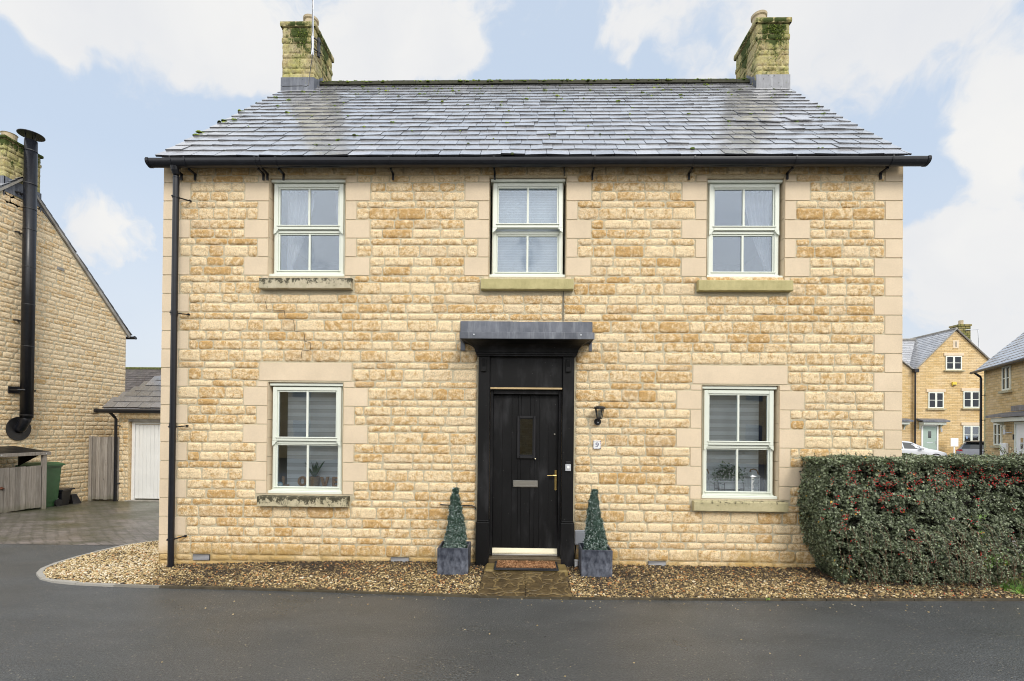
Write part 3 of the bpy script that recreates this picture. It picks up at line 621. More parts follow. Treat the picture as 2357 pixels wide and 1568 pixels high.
# ------------------------------------------------------------------ the house
XL,XR=-4.45,4.525; YB=6.25
WINS=[(-3.135,-2.19,3.56,4.775,0),(-.42,.51,3.56,4.78,1),(2.208,3.13,3.555,4.765,0),(-3.12,-2.19,.89,2.26,0),(2.163,3.077,.895,2.262,0)]
DOOR=(-.39,.48,.12,2.20)
SILLS=[(-3.21,-2.085,3.394,3.523,.75,0),(-.512,.601,3.393,3.522,.0,1),(2.086,3.199,3.386,3.512,.05,1),(-3.201,-2.094,.747,.868,.95,.2),(2.053,3.158,.759,.872,.42,.55)]
house=empty('stone_house',(0,0,0)); tag(house,'two storey honey stone house with grey slate roof and black front door','house')
AIR=[(-4.024,-3.812),(-1.581,-1.357),(1.529,1.743)]
def front_wall():
    S=Stone((0,0,0),(1,0,0),(0,-1,0),grid=.016)
    ops=[(a,b,c,d) for a,b,c,d,_ in WINS]+[DOOR]
    xs=sorted({XL,XR,*[o[0] for o in ops],*[o[1] for o in ops]}); zs=sorted({-.25,4.98,*[o[2] for o in ops],*[o[3] for o in ops]})
    for x0,x1 in zip(xs,xs[1:]):
        for z0,z1 in zip(zs,zs[1:]):
            cx,cz=(x0+x1)/2,(z0+z1)/2
            if any(a<cx<b and c<cz<d for a,b,c,d in ops): continue
            S.rect(x0,x1,z0,z1,0.); S.rect(x0,x1,z0,z1,-.3)
    for a,b,c,d in ops:      # reveals
        nz_=max(1,round((d-c)/.229))
        for k in range(nz_):
            z0=d-(k+1)*(d-c)/nz_+.002; z1=d-k*(d-c)/nz_-.002
            S.quad([(a,0-.011,z0),(a,.3,z0),(a,.3,z1),(a,-.011,z1)],1,1); S.quad([(b,-.011,z0),(b,.3,z0),(b,.3,z1),(b,-.011,z1)],1,1)
        S.quad([(a,0,d),(b,0,d),(b,.3,d),(a,.3,d)],1,1); S.quad([(a,0,c),(b,0,c),(b,.3,c),(a,.3,c)],1,1)
    rects=[]   # (u0,u1,z0,z1) ashlar
    jz=lambda k: ZT-k*PZ
    for k in range(-1,20):
        zt=4.945 if k==-1 else jz(k); zb=4.717 if k==-1 else jz(k+1)
        wd=.33 if (k%2==0 and k>=0) else .205
        rects+=[(XL-.012,XL+wd,zb,zt),(XR-wd,XR+.012,zb,zt)]
    for i,(a,b,c,d,_) in enumerate(WINS):
        if i<3:
            rects+=[(a-.135,a-.002,4.717,4.800),(b+.002,b+.14,4.717,4.800)]
            for k in range(5):
                wd=.305 if k%2==0 else .14; zb=jz(k+1)
                rects+=[(a-wd,a-.001,zb,jz(k)),(b+.001,b+wd,zb,jz(k))]
            rects+=[(a-.07,a-.001,3.524,3.57),(b+.001,b+.07,3.524,3.57)]
        else:
            rects+=[(a-.115,b+.105,2.275,2.505),(a-.14,a-.002,2.20,2.272),(b+.002,b+.14,2.20,2.272)]
            for k in range(11,17):
                wd=.305 if k%2==1 else .14; zb=max(.89,jz(k+1)); rects+=[(a-wd,a-.001,zb,jz(k)),(b+.001,b+wd,zb,jz(k))]
    for r in rects: S.stone(*r,ash=1,joint=.0035,tone=.5)
    blk=rects+ops+[(a-.01,b+.01,c-.01,d+.0) for a,b,c,d,_,_ in SILLS]+[(a-.01,b+.01,.06,.142) for a,b in AIR]+[(-.55,.64,.12,2.62),(.479,.491,3.0,3.36),(.481,.489,4.79,5)]
    for z0,z1 in courses(4.945,.0):
        bs=[(a,b) for a,b,c,d in blk if min(d,z1)-max(c,z0)>.36*(z1-z0)]
        S.course(z0,z1,minus((XL,XR),bs),(.21,.365) if z1-z0>.1 else (.24,.40))
    # movement joint: narrow dark gap beside the landing window
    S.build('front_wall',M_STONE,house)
    for nm,xx,nx in (('left_wall',XL,-1),('right_wall',XR,1)):
        G=Stone((xx,0,0),(0,1,0),(nx,0,0),grid=.034)
        G.quad([(xx,0,-.6),(xx,YB,-.6),(xx,YB,4.98),(xx,0,4.98)],0,0); G.quad([(xx,0,4.98),(xx,YB,4.98),(xx,YB/2,8.12),(xx,YB/2,8.12)],0,0)
        xi=xx-nx*.3; G.quad([(xi,.3,-.1),(xi,YB,-.1),(xi,YB,4.98),(xi,.3,4.98)],0,0)
        for k in range(-1,22):
            zt=4.945 if k==-1 else jz(k); zb=4.717 if k==-1 else jz(k+1); wd=.205 if (k%2==0 and k>=0) else .33
            for u0,u1 in ((0.002,wd),(YB-wd,YB)): G.stone(u0-.012 if u0<.1 else u0,u1,zb,zt,ash=1,joint=.003,tone=.5)
        zz=[(a,b) for a,b in courses(4.945,-.5)]
        t=4.945; i=0
        while t<8.0: hh=(.114,.114,.085,.144)[i%4]; zz.append((t,t+hh)); t+=hh; i+=1
        for z0,z1 in zz:
            e=max(0,(z1-4.98)/1.01); a,b=(.335,YB-.335) if z0<4.7 else (e+.02,YB-e-.02)
            if b-a>.2: G.course(z0,z1,[(a,b)])
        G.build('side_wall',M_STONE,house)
    b=MB(); b.box(XL,XR,YB-.3,YB,-.6,4.98,(.5,0,.5,0)); b.build('back_wall',M_BRICK,house)
    b=MB(); b.box(XL+.3,XR-.3,.3,YB-.3,2.62,2.86); b.box(XL+.3,XR-.3,.3,YB-.3,-.05,.05); b.box(XL+.3,XR-.3,.02,YB-.02,4.9,4.96); b.build('floors',M_ROOMD,house)
    b=MB(); b.box(XL+.3,XR-.3,3.4,3.5,.05,4.9); b.box(-1.1,-1.0,.3,3.4,.05,4.9); b.box(1.2,1.3,.3,3.4,.05,4.9); b.build('inner_walls',M_ROOM,house)
front_wall()
def jointstrip():
    for za,zb in ((4.79,4.93),(3.02,3.385)): b=MB(); b.box(.482,.488,-.016,-.002,za,zb); b.build('movement_joint',M_BLACKM,house)
    b=MB(); random.seed(3)   # stepped hairline crack below the left landing
    b.build if 0 else None
jointstrip()
def crack():
    pp=[(617,695),(621,714.6),(660,716.5),(662,734),(681.6,738),(683.6,763.4),(705,766),(707,786.8),(720.7,789.6),(720.7,806.4),(701,808.3),(699,827.8)]
    P=[(-3.113+(a-625)*.00546,-.021,4.77-(b_-411)*.00535) for a,b_ in pp]; q=[]
    for a,b_ in zip(P,P[1:]):
        for k in range(4): t=k/4; q.append((a[0]+(b_[0]-a[0])*t+random.uniform(-.003,.003),a[1],a[2]+(b_[2]-a[2])*t+random.uniform(-.003,.003)))
    b=MB(); b.tube(q,.0032,5); b.build('wall_crack',simple('crack_shadow',(.10,.07,.04),.95),house)
crack()
def sills():
    for x0,x1,z0,z1,bl,gr in SILLS:
        mb=MB(); xs=np.linspace(x0,x1,40); vs=[];fs=[]
        prof=[(.06,z0),(-.07,z0),(-.076,z0+.006),(-.076,z1-.008),(-.066,z1),(.06,z1+.012)]
        n=len(prof)
        for i,x in enumerate(xs):
            for y,z in prof: vs.append((x,y+.004*(random.random()-.5)*(y<-.06),z+.004*(random.random()-.5)))
        for i in range(len(xs)-1):
            for k in range(n):
                k2=(k+1)%n; fs.append((i*n+k,i*n+k2,(i+1)*n+k2,(i+1)*n+k))
        fs+=[tuple(range(n)),tuple(range(len(vs)-n,len(vs)))[::-1]]
        mb.add(vs,fs,(bl,gr,.5,1)); mb.build('sill',M_SILL,house,fixn=True)
sills()
def window(x0,x1,z0,z1,opened):
    y=.075; bm=MB(); W=x1-x0
    # outer frame + trims
    bm.bbox(x0+.008,x1-.008,y-.055,y+.05,z1-.042,z1-.006,.005)            # head drip board
    bm.bbox(x0+.028,x0+.060,y-.005,y+.06,z0+.035,z1-.044,.003); bm.bbox(x1-.060,x1-.028,y-.005,y+.06,z0+.035,z1-.044,.003)
    bm.bbox(x0+.028,x1-.028,y-.002,y+.06,z1-.066,z1-.044,.003)
    bm.bbox(x0-.0,x1+.0,y-.065,y+.06,z0+.003,z0+.038,.006)                 # cill nosing
    bm.bbox(x0+.03,x1-.03,y-.030,y+.05,z0+.0385,z0+.052,.003)
    f=bm.build('window',M_PAINT,house)
    zc=z0+(z1-z0)*(.492 if z0>3 else .475); a,b=x0+.040,x1-.040
    def sash(za,zb,yy,st,horn,hinge,tilt=0,brail=.05,trail=.042):
        mb=MB(); L,Rr=a,b
        mb.bbox(L,L+st,yy-.03,yy+.02,za,zb,.004); mb.bbox(Rr-st,Rr,yy-.03,yy+.02,za,zb,.004)
        mb.bbox(L+st,Rr-st,yy-.028,yy+.02,zb-trail,zb,.004); mb.bbox(L+st,Rr-st,yy-.028,yy+.02,za,za+brail,.004)
        mb.bbox(L+st-.012,Rr-st+.012,yy-.040,yy-.028,za+brail-.014,za+brail,.003)
        bd=.018   # beads
        mb.bbox(L+st,L+st+bd,yy-.016,yy+.015,za+brail,zb-trail,.004); mb.bbox(Rr-st-bd,Rr-st,yy-.016,yy+.015,za+brail,zb-trail,.004)
        mb.bbox(L+st+bd,Rr-st-bd,yy-.016,yy+.015,zb-trail-bd,zb-trail,.004)
        c=(L+Rr)/2; mb.bbox(c-.013,c+.013,yy-.018,yy+.016,za+brail,zb-trail,.005)
        if horn:
            for sx,sg in ((L,1),(Rr,-1)):
                poly=[(sx,za+.0),(sx+sg*st,za),(sx+sg*st*1.0,za-.012),(sx+sg*st*.72,za-.022),(sx+sg*st*.55,za-.042),(sx+sg*st*.2,za-.052),(sx,za-.062)]
                mb.prism(poly,'y',yy-.03,yy-.002)
        g=MB(); g.box(L+st+.006,Rr-st-.006,yy-.002,yy+.003,za+brail-.002,zb-trail-.004)
        objs=[]
        o=mb.build('sash',M_PAINT,f,fixn=horn); q=g.build('pane',M_GLASS,f)
        if tilt:
            for ob in (o,q):
                ob.data.transform(Matrix.Translation((0,yy,zb))@Matrix.Rotation(tilt,4,'X')@Matrix.Translation((0,-yy,-zb)))
        return o
    sash(zc+.0,z1-.055,y-.012,.052,True,None,tilt=(R(-4.0) if opened else 0))
    if opened: sash(z0+.052,zc-.016,y+.012,.040,False,None,brail=.030,trail=.04)
    else: sash(z0+.052,zc-.004,y+.012,.044 if z0>3 else .03,False,None,brail=.045 if z0>3 else .035,trail=.034)
    return f
for x0,x1,z0,z1,op in WINS: window(x0,x1,z0,z1,op)

# roof
def slates(mb,P0,ud,sd,length,slope,expo,wid,thick=.019,lift=.0235,shear=0,hipL=0,slip=(),seed=1,mossl=None):
    """P0 lower-left corner, ud along the eave, sd up the slope, courses of separate slates"""
    rnd=random.Random(seed); P0=np.array(P0,float); ud=np.array(ud,float); sd=np.array(sd,float); nn=np.cross(ud,sd); nn/=np.linalg.norm(nn)
    if nn[2]<0: nn=-nn
    rows=int(slope/expo)+1
    for r in range(rows):
        s0=r*expo; s1=min(slope,s0+expo*1.9)
        off=shear*s0; u=off+hipL*s0-rnd.random()*wid*.5; uend=length+off
        ustart=off+hipL*s0
        while u<uend:
            w_=wid*rnd.uniform(.93,1.07); a=max(u,ustart); b=min(u+w_,uend)
            if b-a<.04: u+=w_; continue
            dz=rnd.uniform(-.004,.004)-(rnd.random()<.05)*.010; l=lift+rnd.uniform(-.001,.003)+(rnd.random()<.05)*.008; rl=rnd.uniform(-.0022,.0022); skew=rnd.uniform(-.0015,.0015); th=thick*rnd.uniform(.9,1.3)
            k=5; us=np.linspace(a+.0028,b-.0028,k); ls=[s0+dz+skew*(j-2)+rnd.uniform(-.002,.002) for j in range(k)]
            lower=[P0+ud*uu+sd*ss+nn*(l+rl*(j-2)) for j,(uu,ss) in enumerate(zip(us,ls))]; up=[P0+ud*(uu)+sd*s1+nn*(.002) for uu in (us[-1],us[0])]
            top=lower+up; bot=[p-nn*th for p in top]; n=len(top)
            t=rnd.gauss(.5,.22); t=min(1,max(0,t)); rr=rnd.random()
            vs=np.array(top+top+bot); C=np.tile([t,0,rr,1],(3*n,1)).astype(float); C[n:,1]=.92
            fs=[tuple(range(n))]+[(i+2*n,(i+1)%n+2*n,(i+1)%n+n,i+n) for i in range(n)]
            # separate verts: edges coloured near black to draw the shadow line between courses
            mb.add(vs,fs,C); u+=w_
EAVE=(-4.47,-.12,4.965)
roof=None
def main_roof():
    global roof
    s=1/math.sqrt(2)*1.0; sl_=np.array([.03,1.0,1.0]); sd=sl_/np.linalg.norm(sl_)
    mb=MB(); slates(mb,EAVE,(1,0,0),sd,9.0,4.52,.222,.265,shear=0,seed=5)
    # two slipped slates lower right
    def loose(u,sv,rot,w_=.27,h=.22):
        P0=np.array(EAVE)+np.array([1,0,0])*u+sd*sv; n=np.array([0,-s,s]); ud=np.array([math.cos(rot),0,0])+sd*math.sin(rot); vd=sd*math.cos(rot)-np.array([1,0,0])*math.sin(rot)
        p=[P0+n*.045,P0+ud*w_+n*.04,P0+ud*w_+vd*h+n*.03,P0+vd*h+n*.03]; mb.add(p+[q-n*.011 for q in p],[(0,1,2,3),(0,4,5,1),(1,5,6,2),(2,6,7,3),(3,7,4,0)],(.75,0,.2,1))
    loose(7.74,1.50,-.10); loose(8.18,1.53,.07,.30); loose(7.4,1.52,-.06)
    # back slope, plain courses, and the deck under both
    roof=mb.build('roof',M_SLATE,house,fixn=False)
    d=MB(); zr=4.965+4.52*.7070
    d.add([(-4.46,-.10,4.95),(4.52,-.10,4.95),(4.61,3.08,8.13),(-4.37,3.08,8.13),(-4.46,6.4,4.85),(4.52,6.4,4.85)],[(0,1,2,3),(3,2,5,4)]); 
    d.add([(-4.46,-.10,4.90),(4.52,-.10,4.90),(4.52,-.10,4.965),(-4.46,-.10,4.965)],[(0,1,2,3)])
    d.build('roof_deck',M_BLACKM,roof)
    rb=MB(); slates(rb,(4.5,6.42,4.90),(-1,0,0),(0,-.7071,.7071),9.0,4.62,.30,.33,seed=9); rb.build('rear_slates',M_SLATE,roof)
    # ridge
    r=MB(); x=-3.82; zt=8.185
    while x<4.12:
        L=min(.45,4.12-x); j=random.uniform(-.006,.006)
        zt=8.205; pr=[(3.075-.17,zt-.155),(3.075-.145,zt-.085),(3.075-.06,zt-.012),(3.075,zt),(3.075+.06,zt-.012),(3.075+.15,zt-.12),(3.075+.13,zt-.14),(3.075,zt-.02),(3.075-.13,zt-.145)]
        r.prism([(y,z+j) for y,z in pr],'x',x+.003,x+L-.003,(.35,0,.9,1)); x+=.45
    r.build('ridge_tiles',slate_mat('ridge_tile',(.035,.035,.025),(.07,.07,.045),rough=.8,spec=.3,mossy=.9,coat=0),roof,fixn=True)
    # moss cushions on the slates and along the ridge
    n=MB(); rnd=random.Random(21)
    def clump(p,rad,nn,flat=.6):
        for _ in range(rnd.randint(2,4)):
            q=Vector(p)+Vector((rnd.uniform(-1,1),rnd.uniform(-.5,.5),0))*rad*.8; rr=rad*rnd.uniform(.5,1)
            tn=rnd.uniform(.0,.9); seg=7; vs=[];fs=[]
            rings=[(1,0),(.95,.45),(.6,.85)]
            for a,b in rings:
                for k in range(seg):
                    t=2*math.pi*k/seg; e=rnd.uniform(.82,1.15); vs.append(q+Vector((math.cos(t)*a*rr*e,math.sin(t)*a*rr*e*.7,0))+Vector(nn)*b*rr*flat*e+Vector((0,math.sin(t)*a*rr*.7*0,math.sin(t)*a*rr*.7*(1 if nn[1] else 0))))
            vs.append(q+Vector(nn)*rr*flat)
            for i in range(2):
                for k in range(seg): fs.append((i*seg+k,i*seg+(k+1)%seg,(i+1)*seg+(k+1)%seg,(i+1)*seg+k))
            for k in range(seg): fs.append((2*seg+k,2*seg+(k+1)%seg,3*seg))
            n.add([tuple(v) for v in vs],fs,(tn,0,.5,1))
    for i in range(330):
        u=rnd.uniform(.05,8.9); sv=4.45*(1-rnd.random()**1.9*1.0); 
        if u<1.6 and rnd.random()<.4: u=rnd.uniform(.05,1.5)
        if rnd.random()<.35: sv=rnd.uniform(3.3,4.4)
        row=round(sv/.222)*.222+rnd.uniform(-.01,.03); u+=row*.021
        P=np.array(EAVE)+np.array([1,0,0])*u+sd*row+np.array([0,-s,s])*.018; clump(P,rnd.choice((.009,.011,.014,.018,.022,.03)),(0,-s,s))
    for sv,rad in ((.9,.05),(1.05,.04),(1.62,.055),(1.7,.035),(2.3,.04),(2.9,.03)):
        P=np.array(EAVE)+sd*sv+np.array([.02,0,.02]); clump(P,rad,(0,0,1))
    x=-3.85
    while x<4.1:
        yy=3.075+rnd.uniform(-.17,.03); zz=zt+.004-abs(yy-3.075)*.72
        if rnd.random()<.9-.2*(x>2.5)-.4*(yy<2.98): clump((x,yy,zz),rnd.uniform(.016,.032),(0,0,1),1.0)
        x+=.011
    mo=n.build('moss',M_MOSS,roof); tag(mo,kind='stuff')
main_roof()
def gutter():
    g=MB(); y0,z0,r=-.17,4.862,.060; prof=[]
    for k in range(13):
        t=math.pi*k/12; prof.append((y0-r*math.cos(t),z0+.022-r*1.15*math.sin(t)))
    prof=[(prof[0][0],prof[0][1]+.014)]+prof+[(prof[-1][0],prof[-1][1]+.014)]
    inner=[(y*.93+y0*.07,z+.003) for y,z in prof[::-1]]; poly=prof+inner
    g.prism(poly,'x',-4.495,4.655)
    g.build('gutter',M_BLACKG,house,fixn=True,smooth=False)
    e=MB()
    for sx,x in ((-1,-4.495),(1,4.655)):   # ogee-shaped stop ends
        for k,(dx,sc) in enumerate(((0,1.06),(.012,1.06),(.02,.9),(.028,.6))):
            pass
        full=[(y0-r*1.1*math.cos(math.pi*q/12),z0+.026-r*1.28*math.sin(math.pi*q/12)) for q in range(13)]; full=[(full[0][0],full[0][1]+.014)]+full+[(full[-1][0],full[-1][1]+.014)]
        e.prism(full,'x',x-.015,x+.015)
        sm=[((y-y0)*.8+y0,(z-z0-.03)*.75+z0+.03) for y,z in full]; e.prism(sm,'x',min(x,x+sx*.032),max(x,x+sx*.032)); e.build('gutter_stop_end',M_BLACKG,house,fixn=True); e=MB()
    b=MB()
    for x in (-4.22,-4.05,-3.2,-3.15,-2.95,-1.6,-.36,.82,1.98,3.15,4.25):
        b=MB(); b.prism([(y,z) for y,z in [(y0-r*1.09*math.cos(math.pi*q/12),z0+.022-r*1.24*math.sin(math.pi*q/12)) for q in range(13)]]+[(y0+r*.9,z0+.03),(y0,z0-r*.8),(y0-r*.9,z0+.03)],'x',x-.012,x+.012)
        b.box(x-.008,x+.008,y0-.062,y0-.055,z0+.02,z0+.05)
        b.box(x-.011,x+.011,-.14,-.012,4.80,4.82); b.box(x-.011,x+.011,-.034,-.018,4.735,4.815); b.build('gutter_bracket',M_BLACKG,house,fixn=True)
    f=MB(); f.box(XL,XR,-.014,.0,4.93,4.975); f.build('fascia',M_BLACKM,house)
    d=MB(); x=-4.20; yp=-.14
    d.tube([(x,-.165,4.83),(x,-.16,4.79),(x,yp,4.75),(x,yp,4.70)],[.050,.044,.038,.038],14)
    d.tube([(x,yp,4.72),(x,yp,.005)],.0345,16)
    for z in (3.07,1.72): d.tube([(x,yp,z-.03),(x,yp,z+.03)],.039,16)
    dp=d.build('downpipe',M_BLACKG,house,smooth=False,fixn=True)
    for z in (4.47,3.07,1.70,.35):
        c=MB(); c.tube([(x,yp,z-.010),(x,yp,z+.010)],.041,16); c.tube([(x+.03,yp+.02,z),(x+.075,-.035,z+.012),(x+.09,-.012,z+.014)],.008,6); c.tube([(x+.09,-.03,z+.014),(x+.09,-.010,z+.014)],.013,8)
        c.tube([(x-.02,yp-.045,z),(x-.02,yp-.035,z)],.008,6); c.build('pipe_clip',M_BLACKG,dp,fixn=True)
gutter()
def chimney(xa,xb,ya,yb,zb,zt,seed,clips):
    """clips: moss seeded per face"""
    random.seed(seed); sh=.0
    S=None; parts=[]
    hs=[.10,.17]; 
    rows=[]; z=zt-.10; i=0
    pat=[.19,.095,.185,.09,.185,.09,.18,.09,.18,.1,.18,.09,.18,.09]
    rows.append((zt-.085,zt,'cap'))
    z=zt-.085
    for i,hh in enumerate(pat):
        if z-hh<zb-.3: break
        rows.append((z-hh,z,'band' if i==1 else 's')); z-=hh
    mossf=lambda amt: (lambda U,Z: np.clip(1-amt*np.clip((Z-(zt-.75))/.65,0,1)*np.exp(-((U-.0)/.22)**2),0,1))
    V=[];F=[];Cc=[];n=0
    faces=[((xa+xb)/2,ya,(1,0,0),(0,-1,0),(xb-xa)/2),((xa+xb)/2,yb,(1,0,0),(0,1,0),(xb-xa)/2),(xa,(ya+yb)/2,(0,1,0),(-1,0,0),(yb-ya)/2),(xb,(ya+yb)/2,(0,1,0),(1,0,0),(yb-ya)/2)]
    for cx,cy,ud,nd,hw in faces:
        G=Stone((cx,cy,0),ud,nd,grid=.022,depth=.012,rough=.007)
        G.rect(-hw,hw,zb-.5,zt-.01,0,al=.9)
        for z0,z1,kd in rows:
            ex={'cap':.035,'band':.012,'s':0}[kd]
            if ex: G.o=np.array((cx,cy,0))+np.array(nd)*ex; G.rect(-hw-ex,hw+ex,z0,z1,0,al=.9); G.quad([tuple(np.array((cx,cy,0))+np.array(ud)*sg*(hw+ex)+np.array(nd)*k+np.array((0,0,zz))) for sg,k,zz in ((-1,0,z0),(1,0,z0),(1,ex,z0),(-1,ex,z0))],0,.9)
            else: G.o=np.array((cx,cy,0))
            front=nd[1]==-1
            G.course(z0,z1,[(-hw-ex-.008,hw+ex+.008)],(.14,.27),moss=mossf(clips if front else .75))
        V.append(np.concatenate(G.V)); F.append(np.concatenate(G.F)+n); Cc.append(np.concatenate(G.C)); n+=len(V[-1])
    V.append(np.array([(xa-.035,ya-.035,zt),(xb+.035,ya-.035,zt),(xb+.035,yb+.035,zt),(xa-.035,yb+.035,zt)])); F.append(np.array([[0,1,2,3]])+n); Cc.append(np.tile([.5,0,.5,.8],(4,1)))
    ch=fastmesh('chimney',np.concatenate(V),np.concatenate(F),np.concatenate(Cc),M_CHIM,roof,smooth=True)
    return ch
def chim_moss(xa,xb,y,zt,amount,seed,parent):
    rnd=np.random.default_rng(seed); n=int(1500*amount); c=(xa+xb)/2+ .02; u=rnd.normal(c,.10,n); z=zt-.12-np.abs(rnd.gamma(1.4,.18,n)); keep=(u>xa)&(u<xb)&(fbm(u*9,z*9,seed)>.42); u=u[keep];z=z[keep];n=len(u)
    leafcloud('chimney_moss',np.stack([u,np.full(n,y-.016)-rnd.uniform(0,.012,n),z],1),.012,.8,M_MOSS,rnd,parent,tone=(.5,.3),out=(0,-1,0))
def leafcloud(name,P,size,asp,mat,rnd,parent,tone=(.5,.2),out=None,jit=1.0,tones=None,nrm=None,fold=.25,sizes=None):
    n=len(P); a=rnd.normal(0,1,(n,3)); a/=np.linalg.norm(a,axis=1)[:,None]
    if nrm is not None:
        N_=nrm+rnd.normal(0,.55*jit,(n,3)); N_/=np.linalg.norm(N_,axis=1)[:,None]
        u=np.cross(N_,a); u/=np.linalg.norm(u,axis=1)[:,None]+1e-9; v=np.cross(N_,u)
    else:
        b=rnd.normal(0,1,(n,3)); u=a; v=np.cross(a,b); v/=np.linalg.norm(v,axis=1)[:,None]+1e-9; N_=np.cross(u,v)
    s=(sizes if sizes is not None else size*rnd.uniform(.65,1.3,n))[:,None]
    q=[P-u*s,P-u*s*.15+v*s*asp*.62+N_*s*fold,P+u*s,P-u*s*.15-v*s*asp*.62+N_*s*fold]
    V=np.stack(q,1).reshape(-1,3); F=np.arange(4*n).reshape(n,4); t=tones if tones is not None else np.clip(rnd.normal(tone[0],tone[1],n),0,1)
    C=np.ones((n,4,4)); C[:,:,0]=t[:,None]; C[:,:,1]=0; C[:,:,2]=rnd.random(n)[:,None]
    return fastmesh(name,V,F,C.reshape(-1,4),mat,parent)
def main_chimneys():
    for (xa,xb,seed,cl,side,ya,yb) in ((-4.375,-3.815,4,.55,1,2.68,3.48),(4.085,4.635,8,.85,-1,2.68,3.50)):
        zt=9.0; ch=chimney(xa,xb,ya,yb,7.75,zt,seed,cl)
        cx=(xa+xb)/2; p=MB(); px=cx+ (.09 if side>0 else -.10)
        p.lathe([(.135,zt-.02),(.120,zt+.05),(.115,zt+.25),(.135,zt+.27),(.138,zt+.31),(.112,zt+.315),(.095,zt+.22)],(px,ya+.30,0),24); p.build('chimney_pot',M_POT,ch)
        l=MB(); za,zb=7.70,8.0   # lead apron and the stepped side flashing
        l.box(xa-.02,xb+.02,ya-.022,ya-.006,za,zb)
        l.add([(xa-.02,ya-.022,za),(xb+.02,ya-.022,za),(xb+.05,ya-.17,za-.135),(xa-.05,ya-.17,za-.135)],[(0,1,2,3)])
        for sg,xx in ((1,xb),(-1,xa)):
            X=xx+sg*.014
            l.add([(X,ya-.022,7.70),(X,ya-.022,8.0),(X,ya+.15,8.08),(X,ya+.36,8.28),(X,ya+.42,8.12)],[(0,1,2,3,4)]); l.add([(X,ya-.022,7.71),(X,ya+.42,8.14),(X+sg*.10,ya+.42,8.13),(X+sg*.10,ya-.022,7.70)],[(0,1,2,3)])
        l.build('lead_flashing',M_LEAD,ch,fixn=True)
        if side<0: chim_moss(xa,xb,ya,zt,1.0,5,ch)
        else: chim_moss(xa+.1,xb+.05,ya,zt,.28,6,ch)
main_chimneys()

# ------------------------------------------------------------------ door, surround, canopy
def doorcase():
    s=MB()
    for a,b in ((-.53,-.392),(.482,.62)):
        s.bbox(a,b,-.075,.0,.60,2.60,.006); s.bbox(a-.012,b+.012,-.105,.0,.035,.60,.008); s.bbox(a-.005,b+.005,-.092,.0,.60,.62,.006)
        s.bbox(a+.035,b-.045,-.10,-.076,2.40,2.55,.004); s.prism([(-.125,2.55),(-.076,2.55),(-.076,2.42),(-.09,2.42)],'x',a+.045,b-.055)
    s.bbox(-.391,.481,-.045,.02,2.215,2.60,.003)
    s.bbox(-.391,.481,-.052,-.046,2.215,2.235,.002)
    s.bbox(-.389,-.352,-.01,.12,.14,2.19,.004); s.bbox(.442,.479,-.01,.12,.14,2.19,.004); s.bbox(-.351,.441,-.01,.12,2.135,2.19,.004)
    s.build('door_surround',M_BLACKP,house,fixn=True)
    w_=MB(); w_.bbox(-.388,.478,-.055,.0,2.192,2.214,.003); w_.build('head_strip',M_RAWW,house)
    # canopy: cove growing outwards to the lead edge
    c=MB(); rings=[(0,2.585),(.012,2.585),(.012,2.602),(.022,2.604),(.022,2.622),(.030,2.625),(.034,2.65),(.045,2.675),(.065,2.70),(.095,2.722),(.135,2.740),(.165,2.748),(.17,2.76)]
    vs=[];fs=[]
    for e,z in rings:
        f_=.085+e*1.45; vs+=[(-.535-e,0,z),(-.535-e,-f_,z),(.625+e,-f_,z),(.625+e,0,z)]
    for i in range(len(rings)-1):
        for k in range(3): a=i*4+k; fs.append((a,a+1,a+5,a+4))
    fs.append((3,2,1,0)); fs.append(tuple(len(vs)-4+k for k in range(4)))
    c.add(vs,fs); cn=c.build('canopy',M_BLACKP,house,fixn=True)
    l=MB(); f_=.335
    l.bbox(-.725,.815,-f_-.014,0,2.752,2.765,.002); l.bbox(-.725,.815,-f_-.016,-f_,2.742,2.820,.004); l.bbox(-.722,-.708,-f_,0,2.742,2.82,.003); l.bbox(.798,.812,-f_,0,2.742,2.82,.003)
    l.add([(-.715,-f_,2.815),(.805,-f_,2.815),(.815,-.036,2.87),(-.755,-.036,2.87)],[(0,1,2,3)])
    l.bbox(-.757,-.12,-.050,-.038,2.77,3.012,.003); l.bbox(-.121,.835,-.047,-.034,2.76,3.006,.003)
    l.bbox(-.757,.835,-.044,0,3.0,3.010,.002)
    l.bbox(-.757,-.70,-.020,-.012,2.66,2.78,.002); l.bbox(.80,.835,-.020,-.012,2.66,2.78,.002)
    l.build('lead_cover',M_LEAD,cn)
    n=MB()
    for x in (-.56,.66): n=MB(); n.tube([(x,-f_-.024,2.79),(x,-f_-.014,2.79)],.008,8); n.build('canopy_screw',M_GALV,cn)
doorcase()
